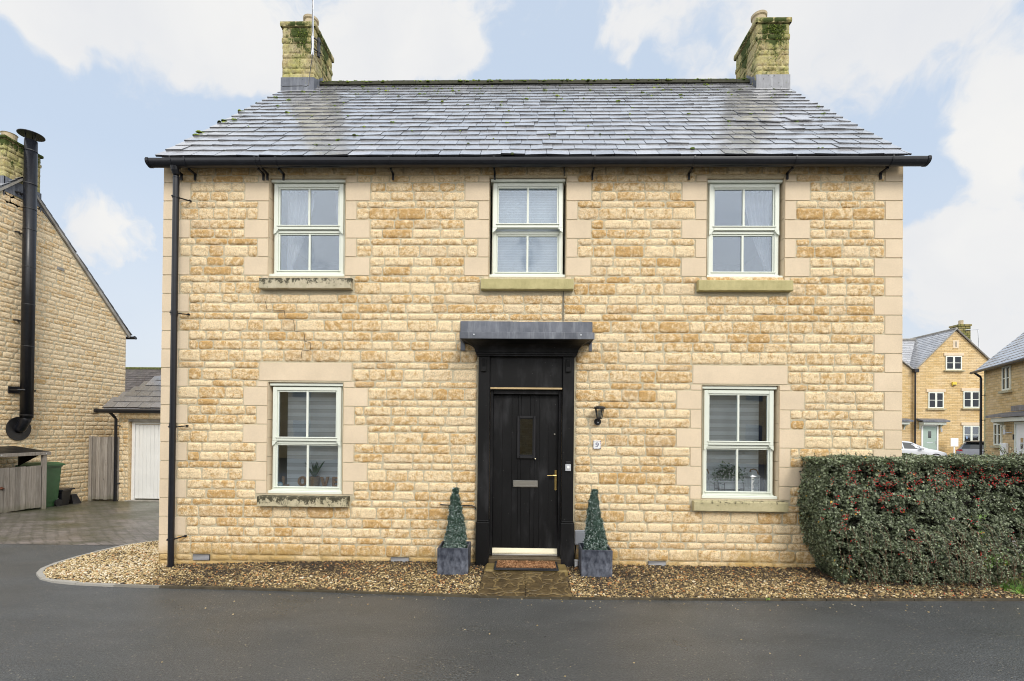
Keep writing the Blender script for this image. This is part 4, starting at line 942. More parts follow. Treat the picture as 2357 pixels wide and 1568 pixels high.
def door():
    d=MB(); X0,X1=-.350,.440; Z0,Z1=.235,2.132; y=.045
    n=7; gw=.0006
    for i in range(n):
        a=X0+(X1-X0)*i/n; b=X0+(X1-X0)*(i+1)/n
        # window hole -.047..0.154 , 1.386..1.845
        cols=[(Z0,Z1)]
        lo,hi=max(a,-.048),min(b,.155)
        if hi-lo>.0:
            if a<-.048: d.bbox(a+gw/2,-.048,y,y+.04,Z0,Z1,.003)
            if b>.155: d.bbox(.155,b-gw/2,y,y+.04,Z0,Z1,.003)
            l2,h_=(a+gw/2 if a>=-.048 else -.0475),(b-gw/2 if b<=.155 else .1545)
            d.bbox(l2,h_,y,y+.04,Z0,1.386,.003); d.bbox(l2,h_,y,y+.04,1.845,Z1,.003)
        else: d.bbox(a+gw/2,b-gw/2,y,y+.04,Z0,Z1,.0010)
    d.box(X0,X1,y+.03,y+.05,Z0,1.386); d.box(X0,X1,y+.03,y+.05,1.845,Z1)
    D=d.build('door',M_BLACKP,house)
    f=MB()
    for a,b,c,e in ((-.060,-.030,1.355,1.875),(.137,.167,1.355,1.875),(-.030,.137,1.845,1.875),(-.030,.137,1.355,1.392)): f.bbox(a,b,y-.024,y+.01,c,e,.005)
    for a,b,c,e in ((-.030,-.022,1.392,1.845),(.129,.137,1.392,1.845),(-.022,.129,1.837,1.845),(-.022,.129,1.392,1.40)): f.bbox(a,b,y-.014,y+.01,c,e,.002)
    f.build('glazing_frame',M_BLACKM,D)
    g=MB(); g.box(-.03,.137,y+.004,y+.010,1.392,1.845); g.build('glass_panel',M_GLASSD,D)
    l=MB(); l.bbox(-.105,.200,y-.012,y,1.005,1.088,.003); l.bbox(-.098,.193,y-.018,y-.012,1.012,1.03,.002); l.bbox(-.098,.193,y-.018,y-.012,1.066,1.082,.002); l.bbox(-.095,.190,y-.016,y-.011,1.034,1.062,.001); l.build('letter_plate',M_STEEL,D)
    h=MB(); hx=.415; h.bbox(hx-.014,hx+.014,y-.008,y,.985,1.205,.003); h.tube([(hx,y-.006,.985),(hx,y-.001,.985)],.0142,14); h.tube([(hx,y-.006,1.205),(hx,y-.001,1.205)],.0142,14)
    h.tube([(hx,y,1.155),(hx,y-.045,1.155)],.010,10); h.tube([(hx+.004,y-.045,1.155),(hx-.03,y-.050,1.156),(hx-.105,y-.046,1.152)],[.010,.009,.007],10); h.tube([(hx,y-.013,1.045),(hx,y-.006,1.045)],.009,12)
    h.build('handle',M_BRASS,D)
    v=MB(); v.tube([(.398,y-.010,1.655),(.398,y,1.655)],.010,14); v.build('lock_cylinder',M_STEEL,D)
    v=MB(); v.tube([(.165,y-.026,1.355),(.165,y-.02,1.355)],.008,10); v.build('screw_cap',M_CREAM,D)
    t=MB(); t.prism([(y-.045,.205),(y-.045,.220),(y-.012,.262),(y,.262),(y,.205)],'x',-.348,.438); t.build('weather_bar',M_CREAM,D,fixn=True)
    t=MB(); t.bbox(-.352,.442,-.02,.09,.180,.202,.004); t.build('threshold',M_STEEL,house)
    t=MB(); t.bbox(-.389,.479,-.113,.12,.06,.178,.01); t.build('threshold_stone',simple('dark_wet_stone',(.085,.06,.03),.5,var=.3,bump=.4),house)
door()
def airbricks():
    for a,b in AIR:
        m_=MB(); m_.bbox(a,b,-.012,.02,.066,.140,.003)
        o=m_.build('air_brick',M_BLACKM,house); s=MB()
        for k in range(5): s.bbox(a+.004,b-.004,-.017,-.0125,.070+k*.0142,.078+k*.0142,.001)
        s.build('louvre',M_GALV,o)
airbricks()
def meter():
    m_=MB(); m_.bbox(.645,.83,-.035,0,.325,.505,.008); m_.bbox(.655,.82,-.040,-.0352,.335,.48,.003); m_.build('meter_box',M_GREYPL,house)
    c=MB(); c.tube([(.66,-.02,.325),(.65,-.02,.2),(.648,-.02,.09)],.007,6); c.build('cable',M_BLACKM,house); c=MB(); c.tube([(-.985,-.02,.79),(-.8,-.022,.78),(-.70,-.02,.782),(-.60,-.024,.786),(-.565,-.026,.77),(-.545,-.022,.735)],.006,6); c.build('cable',M_BLACKM,house)
    c=MB(); c.tube([(.66,-.06,.06),(.66,-.06,.15)],.024,12); c.tube([(.66,-.06,.145),(.66,-.06,.155)],.029,12); c.build('pipe_stub',M_WHITE,house)
meter()

# ------------------------------------------------------------------ things on the front wall
def lantern():
    t=empty('wall_lantern',(.918,0,1.79)); tag(t,'black coach style lantern with clear panes on the wall right of the front door','wall lamp')
    x=.0; b=MB(); b.tube([(-.01,-.005,.02),(-.01,-.04,.02)],.042,20); b.tube([(-.01,-.04,.018),(-.01,-.060,.018)],.020,14); b.tube([(-.01,-.03,.03),(-.005,-.09,.028),(0,-.10,.055)],.013,8); b.build('bracket',M_BLACKM,t)
    s=MB(); s.tube([(-.01,-.061,.012),(-.01,-.066,.012)],.010,10); s.build('sensor',M_GREYPL,t)
    c=MB(); cx,cy=0,-.105; c.lathe([(.030,.050),(.034,.056),(.034,.066),(.028,.070)],(cx,cy,0),6)
    for k in range(6):
        a=math.radians(30+60*k); r0,r1=.033,.056; c.tube([(cx+r0*math.cos(a),cy+r0*math.sin(a),.066),(cx+r1*math.cos(a),cy+r1*math.sin(a),.178)],.0042,5)
    c.lathe([(.058,.176),(.072,.174),(.074,.182),(.064,.194),(.040,.205),(.012,.210),(.004,.211)],(cx,cy,0),24); c.build('lamp_cage',M_BLACKM,t)
    g=MB(); g.lathe([(.030,.068),(.0535,.176)],(cx,cy,0),6); g.build('pane',M_LGLASS,t)
    u=MB(); u.lathe([(.010,.07),(.018,.09),(.022,.12),(.018,.145),(.006,.155)],(cx,cy,0),12); u.build('bulb',M_TERR,t,smooth=True)
lantern()
def text_mesh(name,txt,size,mat,parent,loc,rot,depth=.001,offset=0,shear=0):
    cu=bpy.data.curves.new(name,'FONT'); cu.body=txt; cu.size=size; cu.extrude=depth; cu.offset=offset; cu.align_x='CENTER'; cu.align_y='CENTER'; cu.shear=shear; cu.resolution_u=4
    o=bpy.data.objects.new(name,cu); COL.objects.link(o); bpy.context.view_layer.update()
    me=bpy.data.meshes.new_from_object(o.evaluated_get(bpy.context.evaluated_depsgraph_get())); bpy.data.objects.remove(o)
    me.materials.clear(); me.materials.append(mat); q=bpy.data.objects.new(name,me); COL.objects.link(q); q.parent=parent; q.location=loc; q.rotation_euler=rot; return q
def tile():
    t=empty('house_number_tile',(.905,0,1.533)); tag(t,'square white tile with navy number 9 and dotted floral border','number tile')
    b=MB(); b.bbox(-.046,.046,-.030,-.018,-.052,.052,.003); b.build('tile',M_TILEW,t)
    q=MB()   # numeral drawn as a thick-thin stroke: ring and tail
    def arc(cx,cz,rx,rz,a0,a1,w0,w1,n=22):
        vs=[];fs=[]
        for i in range(n+1):
            a=math.radians(a0+(a1-a0)*i/n); w_=(w0+(w1-w0)*(abs(math.cos(a))))*1.35
            for r in (1,0): vs+= [(cx+(rx-(0 if r else w_))*math.cos(a),-.0315,cz+(rz-(0 if r else min(w_,w0*1.0)))*math.sin(a))]
        for i in range(n): fs.append((2*i,2*i+1,2*i+3,2*i+2))
        q.add(vs,fs)
    arc(-.001,.011,.0185,.0165,0,360,.0035,.0085); arc(-.008,.005,.0255,.030,-100,8,.0045,.0085); 
    q.tube([(-.014,-.0315,-.021),(-.014,-.0325,-.021)],.005,10)
    q.build('numeral',M_NAVY,t)
    for nm,mt,off in (('blue_dots',M_NAVY,0),('red_dots',M_BERRY,1),('green_dots',M_GRNL,2)):
        d=MB(); k=0
        for i in range(7):
            for (x,z) in ((-.039+i*.013,.045),(-.039+i*.013,-.045),(.040,-.039+i*.013),(-.040,-.039+i*.013)):
                if k%3==off or (off==0 and i in(0,6)): d.tube([(x,-.0303,z),(x,-.0316,z)],.0042 if off==0 else .003,8)
                k+=1
        d.build('tile_border',mt,t)
tile()
def bell():
    t=empty('doorbell',(.553,-.076,1.262)); tag(t,'small grey doorbell push on the right black pilaster','doorbell')
    b=MB(); b.bbox(-.033,.033,-.022,0,-.043,.038,.003); b.build('housing',M_GALV,t); c=MB(); c.bbox(-.028,.028,-.018,0,.039,.072,.003); c.build('cover',M_BLACKM,t)
    p=MB(); p.tube([(0,-.030,.003),(0,-.0221,.003)],.016,18); p.build('button',M_WHITE,t)
bell()
def aerial():
    t=empty('tv_aerial',(-3.78,2.58,8.35)); tag(t,'thin pale aerial mast strapped to the mossy left chimney stack','aerial')
    m_=MB(); m_.tube([(0,-.02,-.02),(.0,-.03,1.9)],.016,10); m_.tube([(0,-.02,-.035),(0,-.02,.30)],.024,12); m_.build('mast',M_GALV,t)
    b=MB()
    for z in (.08,.27): b.tube([(-.03,-.02,z),(.03,-.02,z)],.011,6); b.tube([(.03,-.02,z),(.10,.10,z+.01)],.012,6); b.tube([(-.03,-.03,z-.02),(.12,.12,z-.02)],.006,6)
    b.bbox(.05,.09,.04,.10,-.0,.34,.004); b.build('bracket',M_BLACKM,t)
    c=MB(); c.tube([(.01,-.04,1.9),(.02,-.05,1.3),(.0,-.05,.9),(.012,-.05,.5),(-.005,-.05,.1),(.01,-.04,-.05),(-.02,-.05,-.30),(-.05,-.06,-.60),(-.06,-.12,-.66),(-.12,-.16,-.68),(-.45,-.18,-.70),(-.52,-.10,-.62)],.006,5); c.build('cable',M_BLACKM,t)
aerial()

# ------------------------------------------------------------------ curtains, blinds and ornaments behind the glass
def curtain(x0,x1,ztop,zb,side,y,label,name='curtain'):
    nu,nv=40,26; vs=[];fs=[]
    for j in range(nv):
        v=j/(nv-1); z=ztop-(ztop-zb)*v
        pinch=1-.80*min(1,(v/.86))**1.7 if v<.86 else .20+.25*(v-.86)/.14
        for i in range(nu):
            u=i/(nu-1); w_=(x1-x0)*pinch; x=(x0+u*w_) if side<0 else (x1-u*w_)
            vs.append((x,y+.022*math.sin(u*34+v*2)*(.5+pinch*.5),z))
    for j in range(nv-1):
        for i in range(nu-1): a=j*nu+i; fs.append((a,a+1,a+nu+1,a+nu))
    o=MB().add(vs,fs).build(name,M_CURT,smooth=True); tag(o,label,'curtain','voile curtains behind the upper windows'); return o
curtain(-3.03,-2.68,4.72,3.60,-1,.24,'white voile curtain swept to the left behind the upper left window')
curtain(-2.42,-2.24,4.72,3.60,1,.26,'narrow pale voile curtain edge at the right of the upper left window')
curtain(2.76,3.08,4.72,3.60,1,.24,'white voile curtain gathered to the right behind the upper right window')
def blind(x0,x1,z0,z1,y,mat,label,name='roller_blind',wav=False):
    t=empty(name,(x0,y,z1)); tag(t,label,'blind'); b=MB(); n=int((z1-z0)/.0305)
    b.box(0,x1-x0,-.001,.001,z0-z1,0); b.build('fabric',mat,t); r=MB(); r.tube([(0,.0,-.02),(x1-x0,0,-.02)],.018,10); r.bbox(0,x1-x0,-.008,.008,z0-z1-.018,z0-z1,.003); r.build('rail',M_WHITE,t)
blind(-2.98,-2.24,.95,2.24,.215,M_BLIND,'striped day and night blind behind the lower left window with letters','day_night_blind')
blind(2.15,2.945,.95,2.25,.215,M_BLIND,'striped day and night blind behind the lower right window with lanterns','day_night_blind')
blind(-.37,.46,3.62,4.74,.20,M_BLIND2,'pale horizontal pleated blind behind the landing window','pleated_blind')
def innersills():
    for (x0,x1,z0,z1,_) in WINS:
        b=MB(); b.box(x0,x1,.13,.299,z0+.0,z0+.048,skip=()); b.build('window_board',M_WHITE,house)
    b=MB(); b.box(2.955,3.07,.31,.33,.9,2.26); b.build('dado_panel',M_BLUE,house)
innersills()
ZB=.965   # board tops in the lower windows
def letters():
    def th(name,mb,x,y,lab):
        o=mb.build(name,M_LETW,fixn=True); o.location=(x,y,ZB); tag(o,lab,'letter','wooden letters spelling a word on the window board')
    H=.125
    l=MB(); l.box(-.025,.0,-.0125,.0125,0,H); l.box(0,.055,-.0125,.0125,0,.022); th('wooden_letter',l,-2.985,.165,'wooden capital letter L at the left of the lower left window')
    o=MB(); n=28; vs=[];fs=[]
    for i in range(n):
        a=2*math.pi*i/n
        for rx,rz,y in ((.056,.0625,-.0125),(.028,.038,-.0125),(.028,.038,.0125),(.056,.0625,.0125)): vs.append((rx*math.cos(a),y,H/2+rz*math.sin(a)))
    for i in range(n):
        for k in range(4): a=i*4+k;b=i*4+(k+1)%4;c=((i+1)%n)*4; fs.append((a,b,c+(k+1)%4,c+k))
    o.add(vs,fs); th('wooden_letter',o,-2.775,.20,'round wooden letter O left of the potted aloe')
    v=MB()
    for sg in (-1,1): v.prism([(sg*.055,H),(sg*.025,H),(sg*-.008,0),(sg*.018,0)],'y',-.0125,.0125)
    th('wooden_letter',v,-2.475,.165,'wooden letter V right of the potted aloe')
    e=MB(); e.box(0,.026,-.0125,.0125,0,H)
    for z in (0,H/2-.011,H-.024): e.box(.026,.075,-.0125,.0125,z,z+.023)
    th('wooden_letter',e,-2.375,.165,'wooden letter E partly hidden by the right frame of the lower left window')
letters()
def aloe():
    t=empty('aloe_in_rope_pot',(-2.60,.150,ZB)); tag(t,'spiky green aloe in a jute rope pot on the window board','potted plant')
    p=MB(); p.lathe([(.056,0),(.060,.004),(.064,.06),(.063,.128),(.055,.13),(.052,.11)],seg=28); p.build('pot',M_JUTE,t,smooth=True)
    l=MB(); rnd=random.Random(4)
    for k in range(15):
        a=rnd.uniform(0,2*math.pi); le=rnd.uniform(.16,.26); sp=rnd.uniform(.2,.75) if k>2 else .1; pts=[];rr=[]
        for i in range(7):
            s=i/6; pts.append((math.cos(a)*s*le*sp,math.sin(a)*s*le*sp*.35,.12+le*s*(1-.25*sp*s))); rr.append(.013*(1-s)**.8*(1)+.0012)
        l.tube(pts,rr,6)
    l.build('leaves',M_ALOE,t,smooth=True)
aloe()
def sticker():
    m_=MB(); n=8; poly=[(.035*math.cos(math.pi/8+math.pi/4*k),.035*math.sin(math.pi/8+math.pi/4*k)) for k in range(n)]
    m_.prism(poly,'y',-.001,.001); o=m_.build('window_sticker',M_LBLUE); o.location=(-3.015,.112,ZB+.03); tag(o,'small pale blue eight sided sticker in the corner of the lower left window','sticker')
    w_=MB(); w_.prism([(x*.72,z*.45) for x,z in poly],'y',-.0016,-.0011); w_.build('sticker_badge',M_INKW,o)
sticker()
def lanterns():
    def mk():
        t=empty('candle_lantern'); b=MB(); w_=.062
        b.bbox(-w_,w_,-w_,w_,0,.012,.003)
        for sx in (-1,1):
            for sy in (-1,1): b.box(sx*w_-.007*(sx>0),sx*w_+.007*(sx<0),sy*w_-.007*(sy>0),sy*w_+.007*(sy<0),.012,.185)
        b.bbox(-w_,w_,-w_,w_,.185,.197,.003); b.add([(-.07,-.07,.197),(.07,-.07,.197),(.07,.07,.197),(-.07,.07,.197),(-.02,-.02,.25),(.02,-.02,.25),(.02,.02,.25),(-.02,.02,.25)],[(0,1,5,4),(1,2,6,5),(2,3,7,6),(3,0,4,7),(4,5,6,7),(3,2,1,0)])
        b.box(-.02,.02,-.02,.02,.25,.268); b.build('body',M_LANT,t)
        r=random.Random(5); s=MB()     # cut-out leaf screen
        for f_ in range(3):
            for k in range(34):
                u=r.uniform(-.048,.048); z=r.uniform(.02,.178); a=r.uniform(0,math.pi); L=.016
                dx,dz=math.cos(a)*L,math.sin(a)*L; px,pz=-math.sin(a)*.0035,math.cos(a)*.0035
                q=[(u-dx,z-dz),(u+px,z+pz),(u+dx,z+dz),(u-px,z-pz)]; Y={0:-.060,1:.060,2:-.060}[f_]
                if f_==0: s.add([(x,-.060,zz) for x,zz in q]+[(x,-.057,zz) for x,zz in q],[(0,1,2,3),(7,6,5,4)])
                else: X=.060 if f_==1 else -.060; s.add([(X,x,zz) for x,zz in q],[(0,1,2,3)])
        s.build('leaf_screen',M_LANT,t)
        h=MB(); h.tube([(-.03,0,.25),(-.02,0,.275),(.02,-.01,.285),(.055,-.02,.27),(.065,-.03,.235),(.06,-.035,.205)],.007,7); h.build('rope_handle',M_ROPE,t)
        return t
    a=mk(); a.location=(2.235,.150,ZB); a.rotation_euler=(0,0,.5); tag(a,'white cut-out lantern half hidden at the left edge of the lower right window','lantern','white lanterns on the window board')
    b=empty('candle_lantern',(2.835,.150,ZB),.35); tag(b,'white cut-out lantern with rope handle standing before the dark blue strip','lantern','white lanterns on the window board')
    for c in a.children: q=c.copy(); COL.objects.link(q); q.parent=b
lanterns()
def flowers():
    t=empty('flower_trough',(2.56,.165,ZB+.035)); tag(t,'white trough of artificial white flowers and greenery on a black wire stand','flower trough')
    b=MB(); b.add([(-.12,-.035,0),(.12,-.035,0),(.12,.035,0),(-.12,.035,0),(-.14,-.045,.10),(.14,-.045,.10),(.14,.045,.10),(-.14,.045,.10)],[(0,1,5,4),(1,2,6,5),(2,3,7,6),(3,0,4,7),(3,2,1,0),(4,5,6,7)]); b.build('trough',M_LANT,t)
    rn=np.random.default_rng(3); n=900; P=np.stack([rn.normal(0,.085,n),rn.normal(0,.022,n),.10+np.abs(rn.normal(.08,.055,n))],1); P[:,2]-=np.abs(P[:,0])*.25*rn.random(n); leafcloud('foliage',P,.014,.9,M_GRNL,rn,t)
    n=60; P=np.stack([rn.normal(0,.085,n),np.full(n,-.045)+rn.normal(0,.01,n),.12+np.abs(rn.normal(.08,.05,n))],1); leafcloud('flowers',P,.013,1.4,M_FLOW,rn,t)
    s=empty('wire_stand',(2.56,.158,ZB)); tag(s,'black wire stand holding the white flower trough','plant stand'); w_=MB()
    for x in (-.155,.155,-.08): w_.tube([(x,-.058,0),(x,-.058,.115)],.0035,6)
    for x in (-.155,.155): w_.tube([(x,.05,0),(x,.05,.115)],.0035,6); w_.tube([(x,-.058,.04),(x,.05,.04)],.003,5)
    w_.tube([(-.155,-.058,.115),(.155,-.058,.115)],.0035,6); w_.tube([(-.155,-.058,.032),(.155,-.058,.032)],.0035,6); w_.tube([(-.155,.05,.032),(.155,.05,.032)],.0035,6); w_.tube([(-.155,-.058,.115),(-.08,-.058,.09)],.0035,6); w_.build('frame',M_BLACKM,s)
flowers()
def upperbits():
    Z=3.61
    m_=MB(); m_.tube([(-3.0,.20,Z+.01),(-2.99,.20,Z+.05),(-2.95,.20,Z+.065),(-2.91,.20,Z+.06),(-2.885,.20,Z+.03),(-2.88,.20,Z)],.010,8); tag(m_.build('white_hoop',M_LANT),'small white curved ornament at the foot of the left voile curtain','ornament')
    for x in (-2.55,-2.30):
        m_=MB(); m_.tube([(x,.20,Z),(x,.20,Z+.06)],.006,8); m_.tube([(x-.016,.20,Z+.06),(x+.016,.20,Z+.06)],.005,8)
        tag(m_.build('white_peg',M_LANT),'tiny white peg ornament in the '+('middle' if x<-2.4 else 'right corner')+' of the upper left window','ornament','peg ornaments in the upper left window')
    m_=MB(); m_.add([(2.66,.17,Z),(2.88,.17,Z),(2.86,.20,Z+.035),(2.80,.20,Z+.07),(2.70,.20,Z+.03)],[(0,1,2,3,4)]); m_.add([(2.68,.18,Z),(2.87,.18,Z),(2.84,.23,Z+.05),(2.74,.22,Z+.05)],[(0,1,2,3)]); tag(m_.build('paper_stack',M_INKW),'crumpled white papers on the board of the upper right window','papers')
    t=empty('bud_vase',(2.985,.19,Z)); tag(t,'small glass vase with green sprig beside the gathered right curtain','vase'); v=MB(); v.lathe([(.014,0),(.018,.02),(.012,.045),(.014,.055)],seg=12); v.build('vase',M_LBLUE,t)
    rn=np.random.default_rng(9); n=26; leafcloud('sprig',np.stack([rn.normal(-.01,.025,n),rn.normal(0,.01,n),.06+np.abs(rn.normal(.02,.03,n))],1),.016,.7,M_GRNL,rn,t)
    m_=MB(); m_.lathe([(.012,0),(.014,.03),(.008,.045),(.009,.06)],(2.325,.19,Z),10); m_.bbox(2.29,2.315,.18,.20,Z,Z+.05,.003); tag(m_.build('small_bottles',M_INKW),'little white bottles in the left corner of the upper right window','bottles')
upperbits()

# ------------------------------------------------------------------ mat, planters, topiary
def mat_():
    t=empty('doormat',(.062,-.20,.12)); tag(t,'brown coir doormat with black rubber edge on the doorstep','doormat')
    b=MB(); b.bbox(-.365,.365,-.215,.15,.001,.014,.004); b.bbox(-.365,.365,-.215,-.19,.014,.026,.004); b.bbox(-.365,-.34,-.19,.15,.014,.022,.004); b.bbox(.34,.365,-.19,.15,.014,.022,.004); b.build('rubber_edge',M_RUBBER,t)
    rn=np.random.default_rng(2); n=15000; x=rn.uniform(-.338,.338,n); y=rn.uniform(-.188,.145,n); P=np.stack([x,y,rn.uniform(.020,.034,n)],1)
    nr=np.tile([0,-.3,.1],(n,1)); leafcloud('coir_pile',P,.0085,.35,M_COIR,rn,t,tones=np.clip(rn.normal(.5,.25,n)-.35*(fbm(x*16,y*20,7)>.56),0,1))
mat_()
def planter():
    t=empty('planter'); b=MB(); h,w0,w1,tk=.305,.168,.174,.016
    def ring(w_,z): return [(-w_,-w_,z),(w_,-w_,z),(w_,w_,z),(-w_,w_,z)]
    vs=ring(w0,0)+ring(w0+.004,.004)+ring(w1,h-.003)+ring(w1-.003,h)+ring(w1-tk,h)+ring(w1-tk-.002,h-.06)+[]
    fs=[(3,2,1,0)]
    for r in range(5):
        for k in range(4): fs.append((r*4+k,r*4+(k+1)%4,r*4+4+(k+1)%4,r*4+4+k))
    b.add(vs,fs); b.build('box',M_PLANT,t); s=MB(); s.box(-w1+tk,w1-tk,-w1+tk,w1-tk,h-.07,h-.055); s.build('soil',M_SOIL,t); return t
def topiary(seed):
    t=empty('topiary'); rn=np.random.default_rng(seed); n=19000; zz=1-np.sqrt(rn.random(n)); zz=np.where(rn.random(n)<.35,rn.random(n),zz); H=.725; a0=rn.uniform(0,2*math.pi,n)
    r0=.126*(1-.84*zz**1.3)+.005*np.sin(zz*40+seed)+.022*(fbm(a0*2.2,zz*12,seed)-.5)+rn.normal(0,.007,n); a=a0; dep=rn.random(n)**.5; r=r0*(.72+.33*dep)
    P=np.stack([r*np.cos(a)+.010*np.sin(zz*6+seed),r*np.sin(a),.235+zz*H],1); nr=np.stack([np.cos(a)*.5,np.sin(a)*.5,np.full(n,.4)],1)
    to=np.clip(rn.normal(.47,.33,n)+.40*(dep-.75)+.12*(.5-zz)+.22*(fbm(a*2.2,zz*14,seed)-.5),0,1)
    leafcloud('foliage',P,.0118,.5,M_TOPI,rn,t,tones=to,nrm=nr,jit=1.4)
    c=MB(); c.lathe([(.088,.235),(.066,.5),(.035,.75),(.008,.88)],seg=14); c.build('inner_frame',M_CORE,t)
    c=MB(); c.tube([(0,0,.22),(0,0,.30)],.02,8); c.build('stem',M_TWIG,t)
    return t
px=[(-.772,-.235,.055,.01,'left'),(.858,-.235,.055,-.02,'right')]
for i,(x,y,z,rz,sd_) in enumerate(px):
    p=planter(); p.location=(x,y,z); p.rotation_euler=(0,0,rz); tag(p,'square mottled slate grey planter '+sd_+' of the front door','planter','planters either side of the door')
    q=topiary(31+i); q.location=(x+(.0),y,z+.005); q.rotation_euler=(0,.012*(1-2*i),0); tag(q,'frosted blue green cone topiary in the planter '+sd_+' of the front door','topiary','topiary cones either side of the door')

# ------------------------------------------------------------------ hedge
def hedge():
    t=empty('cotoneaster_hedge',(4.6,-.2,0)); tag(t,'clipped dark green cotoneaster hedge dotted with red berries at the house corner','hedge')
    rn=np.random.default_rng(17); ox,oy=4.6,-.2
    # body: front face y(x,z), left end x(z)
    def front(x,z): return -.47-.06*np.sin(x*3.1+1)-.07*np.sin(z*4+x*1.3)-.05*(z<.5)+.06*(1-z/1.45)*0 +.10*np.clip((.35-z)/.35,0,1)
    def left(z): return 3.32+.04*np.sin(z*5)+.12*np.clip((.50-z)/.5,0,1)**1.6*2.0+.05*np.clip((z-1.3)/.15,0,1)
    def right(z): return 5.95+.35*np.clip((z-.2)/1.0,-.4,1)-.75*np.clip((.75-z)/.7,0,1)**1.3
    def top(x): return 1.425+.012*np.sin(x*7)+.012*np.sin(x*17+2)+.03*np.clip(x-5.6,0,1)
    P=[];Nn=[];dep=[]
    def add(p,n,d): P.append(p); Nn.append(n); dep.append(d)
    n=84000; z=rn.random(n)*1.42+.02; x=left(z)+(right(z)-left(z))*rn.random(n); d=rn.gamma(1.1,.06,n); d=np.minimum(d,.32)
    lump=(fbm(x*5,z*5,3)-.5)*.13+(fbm(x*14,z*14,8)-.5)*.07; y=front(x,z)-lump+d
    hole=fbm(x*12+3,z*12,21)>.575; d2=np.where(hole,d+.16,d); y=np.where(hole,y+.14,y)
    k=z<top(x); add(np.stack([x,y,z],1)[k],np.tile([0,-1,.35],(k.sum(),1)),d2[k])
    n=26000; x=3.3+rn.random(n)*3.1; y=-.50+rn.random(n)*1.0; d=np.minimum(rn.gamma(1.2,.025,n),.2); z=top(x)-d+(fbm(x*9,y*9,4)-.5)*.05
    k=~((x<4.6)&(y>-.02)); add(np.stack([x,y,z],1)[k],np.tile([0,-.2,1],(k.sum(),1)),d[k]*.6)
    n=11000; z=rn.random(n)*1.4+.02; y=-.5+rn.random(n)*.46; d=np.minimum(rn.gamma(1.2,.03,n),.2); x=left(z)+d+(fbm(y*8,z*8,5)-.5)*.08; add(np.stack([x,y,z],1),np.tile([-1,-.1,.3],(n,1)),d)
    n=9000; z=rn.random(n)*1.4+.02; y=-.5+rn.random(n)*1.0; d=np.minimum(rn.gamma(1.2,.04,n),.3); x=right(z)-d+(fbm(y*8,z*8,6)-.5)*.1; add(np.stack([x,y,z],1),np.tile([1,-.1,.3],(n,1)),d)
    P=np.concatenate(P);Nn=np.concatenate(Nn);dep=np.concatenate(dep); n=len(P)
    tn=np.clip(rn.normal(.53,.19,n)-.8*np.clip(dep-.05,0,.3)+.16*(fbm(P[:,0]*2.3,P[:,2]*2.3,9)-.5)+.10*(P[:,2]>1.36),0,.88)  # leaf tone carries painted shade deep inside and painted light along the top
    green=(fbm(P[:,0]*2.6,P[:,2]*3.0,12)>.58)&(P[:,0]>5.0)&(rn.random(n)<.6)&(P[:,2]<1.0); tn=np.where(green,rn.uniform(.90,.97,n),tn); tn=np.where(rn.random(n)<.004,1.,tn)
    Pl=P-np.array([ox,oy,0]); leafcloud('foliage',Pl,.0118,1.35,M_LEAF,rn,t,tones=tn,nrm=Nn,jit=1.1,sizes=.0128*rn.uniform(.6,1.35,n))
    # trailing sprays with leaf pairs + stray shoots on top
    tw=MB(); LP=[];LN=[]
    for i in range(330):
        lowp=i<190
        if lowp: z0=random.uniform(.15,.75); x0=random.uniform(float(left(np.array(z0)))+.05,float(right(np.array(z0)))-.1); y0=float(front(np.array(x0),np.array(z0)))-.02; dx=random.uniform(-.1,.25); L=random.uniform(.12,.34); pts=[(x0+dx*s*L*2,y0-.05*math.sin(s*2.5)-.02*s,z0+.02*s-L*s*s) for s in np.linspace(0,1,6)]
        else:
            x0=random.uniform(3.2,6.3); y0=random.uniform(-.5,.3); 
            if x0<4.6 and y0>-.05: y0=-.2
            z0=float(top(np.array(x0)))-.03; L=random.uniform(.03,.09) if i<300 else random.uniform(.1,.22)
            if i>=300: x0=random.uniform(5.45,6.2)
            dx=random.uniform(-.6,.6); pts=[(x0+dx*s*L,y0+random.uniform(-.003,.003),z0+L*s) for s in np.linspace(0,1,5)]
        pts=[(max(p[0],3.1)-ox,p[1]-oy,max(p[2],.03)) for p in pts]; tw.tube(pts,[.0022]*(len(pts)-1)+[.001],4)
        for q in range(14 if L>.1 else 6):
            s=random.random()*(len(pts)-1); a=int(s); f_=s-a; p=np.array(pts[a])*(1-f_)+np.array(pts[a+1])*f_; LP.append(p+rn.normal(0,.008,3)); LN.append((0,-.7,.5))
    tw.build('twigs',M_TWIG,t)
    LP=np.array(LP); leafcloud('shoot_leaves',LP,.011,.9,M_LEAF,rn,t,tones=np.clip(rn.normal(.66,.14,len(LP)),0,.88),nrm=np.array(LN))
    # berries in clusters
    t0=(1+5**.5)/2; ico=np.array([(-1,t0,0),(1,t0,0),(-1,-t0,0),(1,-t0,0),(0,-1,t0),(0,1,t0),(0,-1,-t0),(0,1,-t0),(t0,0,-1),(t0,0,1),(-t0,0,-1),(-t0,0,1)])/math.hypot(1,t0)
    fi=np.array([(0,11,5),(0,5,1),(0,1,7),(0,7,10),(0,10,11),(1,5,9),(5,11,4),(11,10,2),(10,7,6),(7,1,8),(3,9,4),(3,4,2),(3,2,6),(3,6,8),(3,8,9),(4,9,5),(2,4,11),(6,2,10),(8,6,7),(9,8,1)])
    B=[]
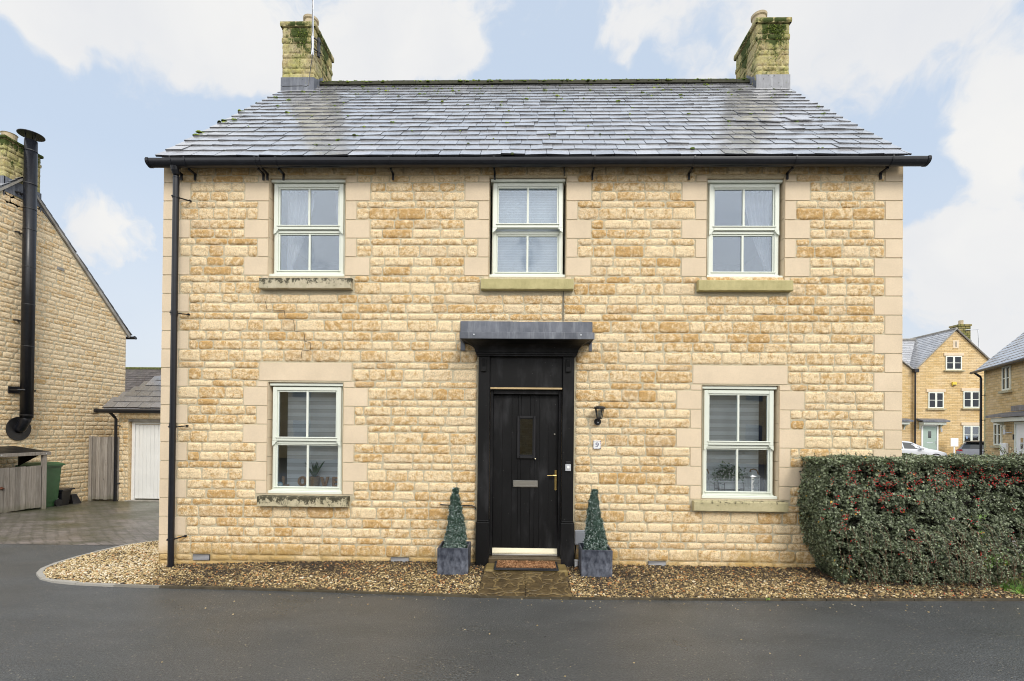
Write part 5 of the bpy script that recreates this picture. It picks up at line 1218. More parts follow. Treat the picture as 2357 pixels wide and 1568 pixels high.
    for i in range(235):
        r_=random.random()
        if r_<.62: z0=1.43-abs(random.gauss(.20,.07)); x0=random.uniform(3.5,6.3) if random.random()<.55 else random.gauss(5.2,.6)
        elif r_<.80: x0=random.uniform(3.25,4.3); z0=random.gauss(.95,.16)
        else: z0=random.uniform(.3,1.3); x0=random.uniform(3.3,6.1)
        if not (3.22<x0<6.3) or z0>1.38 or z0<.2: continue
        y0=float(front(np.array(x0),np.array(z0)))-.03-(float(fbm(np.array(x0*5.),np.array(z0*5.),3))-.5)*.13
        for k in range(random.choice((1,2,3,4,6,8))): B.append((x0+random.gauss(0,.018)-ox,y0+random.gauss(0,.012)-oy,z0+random.gauss(0,.014)))
    for i in range(26): B.append((random.uniform(3.6,5.9)-ox,random.uniform(-.80,-.5)-oy,.045))
    B=np.array(B); n=len(B); V=(ico[None]*rn.uniform(.0045,.0066,n)[:,None,None]+B[:,None,:]).reshape(-1,3); F=(fi[None]+(np.arange(n)*12)[:,None,None]).reshape(-1,3)
    tag(fastmesh('berries',V,F,np.full((len(V),4),.5),M_BERRY,t,smooth=True),kind='stuff')
    # inner mass of twigs that blocks the view through
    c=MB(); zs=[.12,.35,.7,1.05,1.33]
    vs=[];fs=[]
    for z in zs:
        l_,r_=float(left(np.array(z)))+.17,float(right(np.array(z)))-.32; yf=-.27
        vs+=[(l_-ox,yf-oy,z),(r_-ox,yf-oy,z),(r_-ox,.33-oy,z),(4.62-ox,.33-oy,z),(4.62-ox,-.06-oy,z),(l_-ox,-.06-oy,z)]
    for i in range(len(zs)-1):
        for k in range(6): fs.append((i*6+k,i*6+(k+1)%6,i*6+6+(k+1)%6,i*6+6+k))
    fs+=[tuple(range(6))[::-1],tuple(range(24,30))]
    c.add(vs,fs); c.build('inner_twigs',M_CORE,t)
    s=MB()
    for i in range(9): x0=3.7+i*.26; s.tube([(x0-ox,-.18-oy+random.uniform(-.06,.06),0),(x0-ox+random.uniform(-.05,.05),-.2-oy,.4)],.014,6)
    s.build('stem',M_TWIG,t)
hedge()
def verge():
    rn=np.random.default_rng(8); n=16000; x=rn.uniform(5.05,7.6,n); y=rn.uniform(-.70,.75,n); k=(x>5.2-.25*(y+.6))&~((x<6.2)&(y>.35)); x=x[k];y=y[k]; n=len(x)
    h=rn.uniform(.04,.12,n); lean=rn.normal(0,.45,(n,2)); z0=.02+gz(x,y); w_=.0035; a=rn.uniform(0,math.pi,n)
    A=np.stack([x-w_*np.cos(a),y-w_*np.sin(a),z0],1);B=np.stack([x+w_*np.cos(a),y+w_*np.sin(a),z0],1);C_=np.stack([x+lean[:,0]*h,y+lean[:,1]*h,z0+h],1)
    V=np.stack([A,B,C_],1).reshape(-1,3); Cc=np.ones((n,3,4)); Cc[:,:,0]=rn.random(n)[:,None]
    tag(fastmesh('verge_grass',V,np.arange(3*n).reshape(n,3),Cc.reshape(-1,4),M_GRASS),'bright green grass and weeds at the foot of the hedge on the right','grass',kind='stuff')
    n=260; x=rn.uniform(5.15,5.9,n); y=rn.uniform(-.70,-.42,n); P=np.stack([x,y,rn.uniform(.03,.07,n)],1); leafcloud('broadleaf_weeds',P,.035,.5,M_GRASS,rn,None,tones=rn.uniform(.5,1,n),nrm=np.tile([0,-.3,1],(n,1)))
    o=bpy.data.objects['broadleaf_weeds']; tag(o,'low broad leaved weeds at the end of the gravel bed','weeds',kind='stuff')
    n=9; P=np.stack([rn.normal(2.49,.012,n),rn.normal(-.93,.008,n),rn.uniform(.02,.035,n)],1); leafcloud('kerb_weed',P,.018,.45,M_GRASS,rn,None,tones=np.full(n,.95)); tag(bpy.data.objects['kerb_weed'],'tiny bright green weed growing against the kerb edge','weed')
verge()

# ------------------------------------------------------------------ neighbour on the left
def neighbour():
    t=empty('neighbouring_house',(-12.1,5.44,-.4)); tag(t,'honey stone house gable at the left edge with tall black flue pipe','house')
    ox,oy,oz=t.location; hw=3.06; ze=4.52; za=7.60
    S=Stone((0,-oy*0,0),(0,1,0),(1,0,0),grid=.030,depth=.007,rough=.006)
    S.quad([(0,-hw,-.4),(0,hw,-.4),(0,hw,ze-oz),(0,-hw,ze-oz)],0,0); S.quad([(0,-hw,ze-oz),(0,hw,ze-oz),(0,0,za-oz),(0,0,za-oz)],0,0)
    z=-.3; pat=(.115,.115,.082,.146,.115,.115,.146,.082); i=0
    random.seed(5)
    while z<za-oz-.1:
        h=pat[i%8]; i+=1; e=max(0,(z+h)-(ze-oz))*1.0
        if hw-e>.15: S.course(z,z+h,[(-hw+e,hw-e+.012)],(.24,.42),tone=lambda: min(1,max(0,random.gauss(.40,.2))))
        z+=h
    S.build('gable_wall',M_STONE2,t)
    b=MB(); b.box(-7,-.02,hw-.25,hw,-.4,ze-oz,(.5,0,.5,0)); b.box(-7,-.02,-hw,-hw+.25,-.4,ze-oz,(.5,0,.5,0)); b.build('wall',M_BRICK,t)
    # roof: verge slates with a thin edge
    r=MB(); s2=math.sqrt(.5)
    slates(r,(.06,-hw-.16,ze-oz-.02),(-1,0,0),(0,s2,s2),7,4.5,.24,.3,seed=2)
    slates(r,(-7+.06,hw+.16,ze-oz-.02),(1,0,0),(0,-s2,s2),7,4.5,.24,.3,seed=3)
    ro=r.build('roof',M_SLATE,t)
    v=MB()
    for sg in (-1,1):
        y0,z0=sg*(hw+.13),ze-oz-.02; 
        v.add([(.055,y0,z0-.02),(.055,0,za-oz+.10),(.055,0,za-oz+.03),(.055,y0-sg*.05,z0-.09),(-.0,y0,z0-.02),(-.0,0,za-oz+.10),(-.0,0,za-oz+.03),(-.0,y0-sg*.05,z0-.09)],[(0,1,2,3),(0,4,5,1),(3,2,6,7),(0,3,7,4)])
    v.build('verge',M_CONC,ro,fixn=True)
    # gutter stub at the rear eave
    g=MB(); g.tube([(-.4,hw+.12,ze-oz-.10),(.18,hw+.12,ze-oz-.10)],.045,10); g.tube([(.18,hw+.12,ze-oz-.10),(.20,hw+.12,ze-oz-.09)],.058,10); g.build('gutter',M_BLACKG,t)
    # chimney straddling the ridge
    ch=[]; F=[];C=[];V=[];n=0; random.seed(9)
    cy0,cy1=-.41,.41; x0,x1=-.62,.0; zt=8.45-oz; zb=6.9-oz
    for cx,cyy,ud,nd,w_ in ((x1,(cy0+cy1)/2,(0,1,0),(1,0,0),(cy1-cy0)/2),((x0+x1)/2,cy0,(1,0,0),(0,-1,0),(x1-x0)/2),((x0+x1)/2,cy1,(1,0,0),(0,1,0),(x1-x0)/2)):
        G=Stone((cx,cyy,0),ud,nd,grid=.03,depth=.012,rough=.007); G.rect(-w_,w_,zb,zt-.01,0,al=.9); z=zt; k=0
        for hh in (.07,.16,.09,.15,.09,.16,.10,.15,.1,.16,.1):
            ex=.04 if k==0 else (.015 if k==2 else 0); G.o=np.array((cx,cyy,0))+np.array(nd)*ex; G.course(z-hh,z,[(-w_-ex-.008,w_+ex+.008)],(.14,.27),moss=lambda U,Z: np.clip(1-.6*np.clip((Z-(zt-.35))/.3,0,1),0,1)); z-=hh; k+=1
        V.append(np.concatenate(G.V)); F.append(np.concatenate(G.F)+n); C.append(np.concatenate(G.C)); n+=len(V[-1])
    V.append(np.array([(x0,cy0-.03,zt),(x1+.03,cy0-.03,zt),(x1+.03,cy1+.03,zt),(x0,cy1+.03,zt)])); F.append(np.array([[0,1,2,3]])+n); C.append(np.tile([.5,0,.5,.6],(4,1)))
    c=fastmesh('chimney',np.concatenate(V),np.concatenate(F),np.concatenate(C),M_CHIM,t,smooth=True)
    p=MB(); p.lathe([(.15,zt-.01),(.135,zt+.06),(.14,zt+.20),(.155,zt+.22),(.13,zt+.225),(.11,zt+.12)],(-.26,-.08,0),20); p.build('chimney_pot',M_POT,c)
    l=MB(); l.box(.005,.02,cy0-.02,cy1+.02,7.2-oz-.05,7.5-oz); l.box(x0,.02,cy0-.022,cy0-.004,7.05-oz,7.5-oz); l.box(x0,.02,cy1+.004,cy1+.022,7.05-oz,7.5-oz)
    l.add([(.021,cy1+.02,7.2-oz),(.021,cy1+.02,7.12-oz),(.021,cy1+.42,6.78-oz),(.021,cy1+.40,6.88-oz)],[(0,1,2,3)]); l.build('lead_flashing',M_LEAD,c)
    # flue
    f=MB(); fx,fy=.21,-.02; f.tube([(fx,fy,2.28),(fx,fy,8.55-oz)],.122,20); f.tube([(.02,fy,2.0),(.06,fy,2.02),(fx-.02,fy,2.24),(fx,fy,2.32)],.105,20)
    fl=f.build('flue_pipe',M_BLACKG,t,smooth=True)
    for z in (8.3-oz,7.5-oz,6.9-oz,6.4-oz,5.5-oz,4.6-oz,3.6-oz,2.35): j=MB(); j.tube([(fx,fy,z-.012),(fx,fy,z+.012)],.127,20); j.build('joint_band',M_BLACKM,fl)
    cp=MB(); zt2=8.55-oz
    for a in (0,2.1,4.2): cp.tube([(fx+.10*math.cos(a),fy+.10*math.sin(a),zt2-.05),(fx+.10*math.cos(a),fy+.10*math.sin(a),zt2+.14)],.010,5)
    cp.lathe([(.25,zt2+.13),(.25,zt2+.145),(.12,zt2+.185),(.01,zt2+.20)],(fx,fy,0),28); cp.build('rain_cap',M_BLACKG,fl)
    pl=MB(); pl.tube([(.014,fy,2.02),(.030,fy,2.02)],.285,32); pl.build('wall_plate',M_BLACKM,fl)
    br=MB()
    br.bbox(.012,.03,fy-.25,fy+.25,2.86,3.02,.004); br.tube([(.03,fy-.22,2.94),(.2,fy-.2,2.94),(.29,fy-.12,2.94)],.02,6); br.tube([(.03,fy+.22,2.94),(.2,fy+.17,2.94),(.29,fy+.12,2.94)],.02,6)
    br.build('flue_bracket',M_BLACKM,fl)
    for z in (7.25-oz,6.3-oz,4.2-oz): br=MB(); br.tube([(.012,fy-.05,z),(fx,fy-.05,z)],.022,6); br.tube([(.012,fy+.05,z),(fx,fy+.05,z)],.022,6); br.tube([(.02,fy-.16,z),(.10,fy-.12,z)],.02,6); br.build('flue_bracket',M_BLACKM,fl)
    v=MB(); v.bbox(.010,.035,1.93,2.10,2.47,2.64,.004)
    for k in range(5): v.box(.035,.040,1.95,2.08,2.49+k*.028,2.505+k*.028)
    v.build('wall_vent',M_POT,t)
    v=MB(); v.bbox(.010,.022,.86,1.06,6.16,6.235,.003)
    for k in range(6): v.box(.0225,.024,.875+k*.03,.89+k*.03,6.175,6.22,(.5,0,.5,1))
    v.build('air_brick',M_CONC,t)
    d=MB(); d.lathe([(.002,0),(.15,.02),(.26,.07),(.265,.075),(.15,.035),(.002,.015)],(0,0,0),24,mat=Matrix.Rotation(R(70),4,'X')@Matrix.Rotation(R(0),4,'Y')); 
    o=d.build('satellite_dish',M_BLACKM,t,smooth=True); o.location=(.02,hw+.32,2.98)
    a=MB(); a.tube([(-.1,hw,2.9),(.0,hw+.30,2.98)],.015,6); a.build('dish_arm',M_BLACKM,o); bpy.data.objects['dish_arm'].location=(-.02,-hw-.32,-2.98)
neighbour()
def woodboards(mb,p0,ud,n,wd,z0,z1,th,seed,nd=(0,-1,0),gap=.004):
    r=random.Random(seed); u=0; p0=np.array(p0,float); ud=np.array(ud,float); nd=np.array(nd,float)
    for i in range(n):
        a,b=u+gap,u+wd-gap; j=r.uniform(-.003,.003); zt=z1+r.uniform(-.006,.006); zb=z0+r.uniform(-.01,.01)
        P=[]
        for z in (zb,zt):
            for (q,o) in ((a,0),(b,0),(b,th),(a,th)): P.append(p0+ud*q+nd*(o+j)+np.array([0,0,z]))
        mb.add(P,[(0,1,2,3),(4,5,6,7),(0,1,5,4),(1,2,6,5),(2,3,7,6),(3,0,4,7)],(r.random(),0,.5,1)); u+=wd
def yard():
    g=lambda y: float(gz(0,y))
    # gate between the neighbour's wall and the garage
    t=empty('timber_gate',(-12.07,7.3,g(7.3))); tag(t,'weathered grey boarded timber gate between the gable wall and the garage','gate')
    b=MB(); woodboards(b,(.10,0,0),(1,0,0),7,.108,.04,1.79,.02,1); b.build('boards',M_GREYW,t,fixn=True)
    f=MB(); f.bbox(.0,.085,-.03,.05,0,1.80,.004,(.7,0,.5,1)); f.build('post',M_GREYW,t)
    f=MB(); f.box(.10,.85,.002,.03,.25,.34); f.box(.10,.85,.002,.03,1.45,1.54); f.build('rail',M_GREYW,t)
    h=MB(); h.tube([(.80,-.03,.86),(.80,-.07,.86)],.028,10); h.build('latch',M_GALV,t)
    # garage
    t=empty('garage',(-11.24,7.3,g(7.3))); tag(t,'small stone garage with white ribbed door and hipped slate roof','garage')
    S=Stone((0,0,0),(1,0,0),(0,-1,0),grid=.03,depth=.012,rough=.008); W_=4.2; DX0,DX1,DZ=.27,2.85,2.22; random.seed(12)
    for a,b_,c,d in ((0,DX0,-.2,2.62),(DX1,W_,-.2,2.62),(DX0,DX1,DZ+.07,2.62)): S.rect(a,b_,c,d,0)
    z=-.1; k=0
    while z<DZ+.05: hh=(.115,.115,.08,.15)[k%4]; k+=1; z2=min(z+hh,DZ+.07); S.course(z,z2,[(0,DX0),(DX1,W_)],(.11,.2)); z=z2
    S.course(DZ+.07,DZ+.28,[(0,W_)],(.27,.36)); S.course(DZ+.28,DZ+.40,[(0,W_)],(.27,.36)); S.quad([(DX0,0,0),(DX0,.25,0),(DX0,.25,DZ+.07),(DX0,0,DZ+.07)],0,1); S.build('front_wall',M_STONE2,t)
    b=MB(); b.box(0.004,.2,.03,5,-.2,2.6,(.5,0,.5,0)); b.box(.2,W_,4.8,5,-.2,2.6,(.5,0,.5,0)); b.build('wall',M_BRICK,t)
    b=MB(); b.bbox(DX0+.0,DX1,-.01,.20,DZ,DZ+.065,.004); b.build('lintel',M_CONC,t)
    d=MB(); d.bbox(DX0+.02,DX0+.10,.09,.15,.0,DZ,.004); d.bbox(DX1-.10,DX1-.02,.09,.15,.0,DZ,.004); d.bbox(DX0+.10,DX1-.10,.09,.15,DZ-.07,DZ,.004); D=d.build('garage_door',M_WHITE,t)
    d=MB(); n=22; w_=(DX1-DX0-.21)/n
    for i in range(n): a=DX0+.105+i*w_; d.bbox(a+.004,a+w_-.004,.115,.13,.06,DZ-.08,.006); 
    d.box(DX0+.105,DX1-.105,.131,.14,.06,DZ-.08); d.build('ribbed_panel',M_WHITE,D)
    r=MB(); s2=math.sqrt(.5); slates(r,(-.30,-.20,2.59),(1,0,0),(0,s2,s2),W_+.6,3.6,.235,.36,seed=4,hipL=s2,lift=.03,thick=.024); 
    rr=r.build('roof',slate_mat('garage_slate',(.11,.115,.125),(.22,.225,.245),rough=.2,spec=1.,mossy=.35,coat=1.),t)
    r=MB(); r.add([(-.30,-.20,2.56),(W_+.3,-.20,2.56),(W_+.3,2.4,5.16),(2.3,2.4,5.16),(-.3,5.0,2.56)],[(0,1,2,3),(0,3,4)]); r.build('roof_deck',M_SLATE,rr)
    g2=MB(); g2.tube([(-.36,-.26,2.50),(W_+.3,-.26,2.50)],.055,10); g2.tube([(-.44,-.26,2.51),(-.36,-.26,2.50)],.062,10); g2.build('gutter',M_BLACKG,t)
    g2=MB(); g2.tube([(-.03,-.26,2.46),(-.03,-.12,2.34),(-.03,-.07,2.28),(-.03,-.07,.0)],.036,12)
    for z in (.5,2.1): g2.tube([(-.03,-.07,z),(.06,-.01,z)],.014,6)
    g2.build('downpipe',M_BLACKG,t)
    s=MB(); s.bbox(DX0-.05,DX1+.05,-.05,.12,-.02,.03,.01); s.build('threshold',M_CONC,t)
    # bin store
    t=empty('timber_bin_store',(-11.24,2.2,0)); tag(t,'low slatted grey timber bin store with sloping lid at the left edge','bin store')
    t.location.z=-.26; b=MB()
    L=3.05
    for i,(a,n,sd) in enumerate(((.0,8,2),(.98,8,3),(1.98,8,7))):
        b=MB(); woodboards(b,(0,a+.04,0),(0,1,0),8,.115,.06,1.03,.02,sd+20,nd=(1,0,0)); bo=b.build('door',M_GREYW,t,fixn=True)
        h=MB(); yy=a+(.93 if i==1 else .10 if i==2 else .9)
        h.tube([(.03,yy-.05,.58),(.05,yy,.60),(.03,yy+.05,.585)],.013,6); h.tube([(.025,yy,.60),(.04,yy,.60)],.03,8); h.build('rusty_latch',simple('rust%d'%i,(.14,.05,.025),.8,bump=.2),bo)
    for y in (-.03,.95,1.95,2.97): b=MB(); b.bbox(-.03,.035,y,y+.085,-.02,1.30,.004,(.6,0,.5,1)); b.build('post',M_GREYW,t)
    b=MB(); b.bbox(.012,.055,-.05,3.14,1.27,1.345,.004,(.5,0,.5,1)); b.build('top_rail',M_GREYW,t)
    n=MB()
    for y in (.99,1.99,3.01,2.05,1.05): n.tube([(.055,y,1.31),(.062,y,1.31)],.014,8)
    n.build('bolt',M_GALV,t)
    b=MB(); b.add([(.03,-.05,1.33),(.03,3.12,1.33),(-.82,3.12,1.45),(-.82,-.05,1.45),(.03,-.05,1.35),(.03,3.12,1.35),(-.82,3.12,1.47),(-.82,-.05,1.47)],[(0,1,2,3),(4,5,6,7),(0,1,5,4),(1,2,6,5),(2,3,7,6),(3,0,4,7)]); b.build('lid',M_BLACKP,t,fixn=True)
    b=MB(); b.add([(.0,2.95,1.33),(.0,2.95,1.29),(-.55,2.95,1.0),(-.55,2.95,1.33)],[(0,1,2,3)]); b.box(-.8,-.78,-.03,2.0,0,1.4); b.box(-.8,0,1.99,2.01,0,1.27); b.build('partition',M_BLACKP,t)
    # bins
    def bin_(name,x,y,w0,w1,h,mat,lab,rz,lidh,logo,small=False):
        t=empty(name,(x,y,g(y)-.02),rz); tag(t,lab,'wheelie bin' if not small else 'caddy')
        b=MB(); d0,d1=w0*1.05,w1*1.15
        def ring(w_,d,z): return [(-w_/2,-d/2,z),(w_/2,-d/2,z),(w_/2,d/2,z),(-w_/2,d/2,z)]
        vs=ring(w0,d0,.02)+ring(w0*1.02,d0*1.02,.05)+ring(w1,d1,h-.06)+ring(w1+.03,d1+.03,h-.055)+ring(w1+.03,d1+.03,h-.02); fs=[(3,2,1,0)]
        for r_ in range(4):
            for k in range(4): fs.append((r_*4+k,r_*4+(k+1)%4,r_*4+4+(k+1)%4,r_*4+4+k))
        fs.append((16,17,18,19)); b.add(vs,fs); b.build('body',mat,t)
        l=MB(); v=ring(w1+.10,d1+.10,h-.025)+ring(w1+.10,d1+.10,h+.012)+ring(w1*.80,d1*.75,h+lidh); l.add(v,[(0,1,5,4),(1,2,6,5),(2,3,7,6),(3,0,4,7),(4,5,9,8),(5,6,10,9),(6,7,11,10),(7,4,8,11),(8,9,10,11)]); l.tube([(-w1*.4,d1/2+.05,h-.01),(w1*.4,d1/2+.05,h-.01)],.018,8); l.build('lid',mat,t,fixn=True)
        if not small:
            for sx in (-1,1):
                w_=MB(); w_.tube([(sx*(w0/2+.01),d0/2,.09),(sx*(w0/2+.05),d0/2,.09)],.09,16); w_.build('wheel',M_TYRE,t)
        z,s=logo; f=-(d0+(d1-d0)*(z/h))/2-.018
        q=MB(); a=-.02 if small else -.12
        q.add([(a-.035*s,f,z),(a+.035*s,f,z),(a+.035*s,f-.0005,z+.045*s),(a,f-.001,z+.085*s),(a-.035*s,f-.0005,z+.045*s)],[(0,1,2,3,4)])
        if small:
            q.box(a-.11*s,a+.11*s,f-.002,f-.0005,z-.05*s,z-.030*s); q.box(a-.09*s,a+.09*s,f-.002,f-.0005,z-.085*s,z-.072*s)
        else:
            q.box(a+.06*s,a+.26*s,f-.004,f-.001,z+.045*s,z+.06*s); q.box(a+.06*s,a+.26*s,f-.004,f-.001,z+.0*s,z+.028*s)
        q.build('logo',M_INKW,t)
    bin_('wheelie_bin',-11.70,5.60,.40,.48,1.04,M_GREENP,'tall green wheelie bin beside the timber bin store',.05,.07,(.68,1.0))
    bin_('food_waste_caddy',-11.68,6.05,.25,.31,.42,M_BLKP,'small black lidded caddy with white logo beside the green bin',.25,.03,(.26,1.),True)
    t=MB(); t.add([(-.19,-.12,0),(.19,-.12,0),(.19,.12,0),(-.19,.12,0),(-.10,-.06,.25),(.08,-.06,.25),(.08,.08,.25),(-.10,.08,.25)],[(0,1,5,4),(1,2,6,5),(2,3,7,6),(3,0,4,7),(4,5,6,7)]); o=t.build('black_cover',M_BLKP); o.location=(-11.82,6.50,g(6.4)-.01); tag(o,'low black tapered cover on the ground against the gable wall','cover')
yard()
def backhouse():
    t=empty('distant_tiled_house',(-24,24,-.4)); tag(t,'distant house with dark tiled roof seen between gable and garage','house')
    b=MB(); b.box(-6,7,0,6,0,3.6,(.5,0,.5,0)); b.build('wall',M_BRICK,t)
    r=MB(); slates(r,(-6,-.2,3.5),(1,0,0),(0,.766,.643),13.5,4.05,.26,.30,seed=44,lift=.03,thick=.02); ro=r.build('roof',M_TILE,t)
    m_=MB(); m_.tube([(-6,2.92,6.14),(7.5,2.92,6.14)],.10,8); m_.build('ridge',simple('mossy_ridge',(.10,.11,.03),.95,var=.6,scale=8),ro)
    c=MB(); c.box(-.55,.05,2.6,3.3,5.4,7.1,(.5,0,.5,0)); c.build('chimney',M_BRICK,ro)
    l=MB(); l.box(-.60,.28,2.5,2.58,5.75,6.25); l.build('lead_flashing',M_GALV,ro)
backhouse()
def bare_shrub():
    t=empty('bare_shrub',(-14.6,12.6,-.4)); tag(t,'thin bare branches rising in front of the dark tiled roof','shrub'); b=MB(); r=random.Random(8)
    def br(p,d,L,rad,k):
        q=p+d*L; b.tube([tuple(p),tuple((p+q)/2+Vector((r.uniform(-.04,.04),0,r.uniform(-.03,.05)))),tuple(q)],[rad,rad*.85,rad*.6],5)
        if k:
            for _ in range(3): br(p+d*L*r.uniform(.5,1),(d+Vector((r.uniform(-.8,.8),r.uniform(-.5,.5),r.uniform(-.2,.6)))).normalized(),L*.7,rad*.6,k-1)
    for i in range(4): br(Vector((r.uniform(-.3,.6),0,0)),Vector((r.uniform(-.3,.5),0,1)).normalized(),1.7,.022,4)
    b.build('branches',M_TWIG,t)
bare_shrub()

# ------------------------------------------------------------------ houses on the right
def casement(parent,x0,x1,z0,z1,y=-.035,lintel=True,sill=True,cols=2,dark=True,rows=2):
    f=MB(); W=x1-x0; fr=.07
    f.box(x0,x1,y-.02,y+.05,z0,z0+fr); f.box(x0,x1,y-.02,y+.05,z1-fr,z1); f.box(x0,x0+fr,y-.02,y+.05,z0+fr,z1-fr); f.box(x1-fr,x1,y-.02,y+.05,z0+fr,z1-fr)
    c=(x0+x1)/2; f.box(c-.065,c+.065,y-.022,y+.05,z0+fr,z1-fr)
    for a,b in ((x0+fr,c-.065),(c+.065,x1-fr)): f.box(a,b,y-.012,y+.03,(z0+z1)/2-.018,(z0+z1)/2+.018)
    w_=f.build('window',M_PAINT,parent); g=MB(); g.box(x0+fr,x1-fr,y+.004,y+.008,z0+fr,z1-fr); g.build('pane',M_FGLASS if dark else M_GLASS,w_)
    if not dark: b=MB(); b.box(x0+fr,x1-fr,y+.016,y+.024,z0+fr,z1-fr); b.build('blind',M_BLIND2,w_)
    if lintel: l=MB(); l.bbox(x0-.13,x1+.13,y-.03,y+.05,z1+.01,z1+.22,.008,(.5,1,.5,1)); l.build('lintel',M_STONE2,parent)
    if sill: l=MB(); l.bbox(x0-.12,x1+.12,y-.11,y+.05,z0-.12,z0-.02,.01,(.3,.3,.5,1)); l.build('stone_sill',M_SILL,parent)
def doorset(parent,x0,x1,z0,z1,mat,cx0,cx1):
    f=MB(); f.box(x0,x0+.10,-.05,.03,z0,z1); f.box(x1-.10,x1,-.05,.03,z0,z1); f.box(x0+.1,x1-.1,-.05,.03,z1-.10,z1); f.build('door_frame',M_WHITE if mat is M_SAGE else M_PAINT,parent)
    d=MB(); d.bbox(x0+.10,x1-.10,-.02,.02,z0,z1-.10,.004); D=d.build('door',mat,parent); c=(x0+x1)/2
    g=MB(); g.box(c-.10,c+.10,-.03,-.0205,z0+1.12,z0+1.58); g.build('pane',M_CARGL,D)
    l=MB(); l.box(c-.20,c+.20,-.03,-.0205,z0+.78,z0+.82); l.box(x1-.19,x1-.16,-.05,-.0205,z0+.75,z0+.95); l.build('letter_plate',M_GALV,D)
    k=MB(); k.add([(cx0,-.55,z1+.20),(cx1,-.55,z1+.20),(cx1,0,z1+.32),(cx0,0,z1+.32),(cx0,-.55,z1+.30),(cx1,-.55,z1+.30),(cx1,0,z1+.44),(cx0,0,z1+.44)],[(0,1,2,3),(4,5,6,7),(0,1,5,4),(1,2,6,5),(2,3,7,6),(3,0,4,7)]); K=k.build('canopy',M_LEAD,parent,fixn=True)
    k=MB(); k.box(cx0+.15,cx1-.15,-.42,0,z1+.02,z1+.19)
    for x in (cx0+.18,cx1-.24): k.prism([(-.40,z1+.02),(0,z1+.02),(0,z1-.35),(-.10,z1-.10)],'x',x,x+.07)
    k.build('canopy_brackets',M_PAINT,K,fixn=True)
def far_house():
    t=empty('gabled_terrace_house',(29.4,27.5,0)); tag(t,'three storey gabled stone house with sage green door beyond the parked cars','house')
    ox=29.4; b=MB(); xl,xr,xa=26.83-ox,32.6-ox,.2; zv=6.1; za=8.9
    b.add([(xl,0,-.6),(xr,0,-.6),(xr,0,6.1),(xa,0,za-.06),(xl,0,zv),(xl,.3,-.6),(xr,.3,-.6),(xr,.3,6.1),(xa,.3,za-.06),(xl,.3,zv)],[(0,1,2,3,4),(9,8,7,6,5),(0,4,9,5),(1,6,7,2)],(.5,0,.5,0)); b.add([(xr-.02,0,-.6),(xr-.02,8,-.6),(xr-.02,8,6.1),(xr-.02,0,6.1)],[(0,1,2,3)],(.5,0,.5,0)); b.build('front_wall',M_BRICK,t)
    r=MB(); s=(za-zv)/(xa-xl)
    L=math.hypot(xa-xl,za-zv); Lr=math.hypot(xr+.25-xa,za-5.85)
    slates(r,(xl-.0,6.5,zv-.0),(0,-1,0),((xa-xl)/L,0,(za-zv)/L),6.65,L,.22,.30,seed=6,lift=.03,thick=.02)
    slates(r,(xr+.25,-.15,5.85),(0,1,0),((xa-xr-.25)/Lr,0,(za-5.85)/Lr),6.65,Lr,.22,.30,seed=7,lift=.03,thick=.02); ro=r.build('roof',M_SLATE,t)
    v=MB(); v.tube([(xl,-.10,zv+.0),(xa,-.10,za),(xr+.25,-.10,5.85)],.055,6); v.tube([(xa,-.1,za+.04),(xa,6.5,za+.04)],.07,6); v.build('verge',M_CONC,ro)
    r=MB(); r.add([(.0,3,6.0),(xr+.6,3,6.4),(xr-1.3,3.5,8.5),(0,3.5,8.5)],[(0,1,2,3)]); slates(r,(xa+.2,2.4,5.9),(1,0,0),(0,.7071,.7071),3.35,3.2,.22,.3,seed=8,lift=.03,thick=.02); r.build('rear_roof',slate_mat('mossy_far_slate',(.10,.105,.10),(.18,.19,.19),rough=.45,spec=.8,mossy=1.0,coat=.3),ro)
    c=MB(); c.box(30.55-ox,31.35-ox,.8,1.5,7.0,9.30,(.5,0,.5,0)); c.box(30.5-ox,31.4-ox,.75,1.55,9.30,9.42,(.5,0,.5,0)); C=c.build('chimney',brick_mat('mossy_far_chimney',(.30,.24,.10),(.16,.17,.05),(.06,.06,.03),.3,.16,.02),t)
    p=MB(); p.tube([(30.95-ox,1.1,9.4),(30.95-ox,1.1,9.75)],.14,10); p.build('chimney_pot',M_POT,C); l=MB(); l.box(30.52-ox,31.38-ox,.76,1.54,7.5,8.32); l.build('lead_flashing',M_LEAD,C)
    a=MB(); a.tube([(32.1-ox,.9,6.6),(31.95-ox,.9,9.1)],.025,5); a.tube([(30.9-ox,.7,9.0),(31.97-ox,.9,9.08)],.03,5); a.build('aerial',M_GALV,C)
    casement(t,28.93-ox,30.0-ox,6.11,7.06); casement(t,27.76-ox,28.79-ox,3.48,4.57); casement(t,30.11-ox,31.2-ox,3.53,4.65); casement(t,30.11-ox,31.2-ox,1.05,2.30,dark=False)
    s_=MB(); s_.bbox(29.43-ox,29.82-ox,-.02,.02,7.59,8.14,.01,(.5,1,.5,1)); S_=s_.build('slit_surround',M_STONE2,t); s_=MB(); s_.box(29.59-ox,29.65-ox,-.03,-.021,7.68,8.05); s_.build('slit_window',M_CARGL,S_)
    doorset(t,27.31-ox,28.44-ox,.32,2.33,M_SAGE,27.0-ox,28.8-ox)
    p=MB(); p.tube([(26.83-ox,-.1,.2),(26.83-ox,-.1,6.0)],.05,8); p.bbox(26.68-ox,26.98-ox,-.25,.0,5.9,6.15,.01); p.build('downpipe',M_BLACKG,t)
    l=MB(); l.tube([(28.6-ox,-.1,1.85),(28.6-ox,-.1,2.1)],.05,8); l.build('wall_lamp',M_GALV,t)
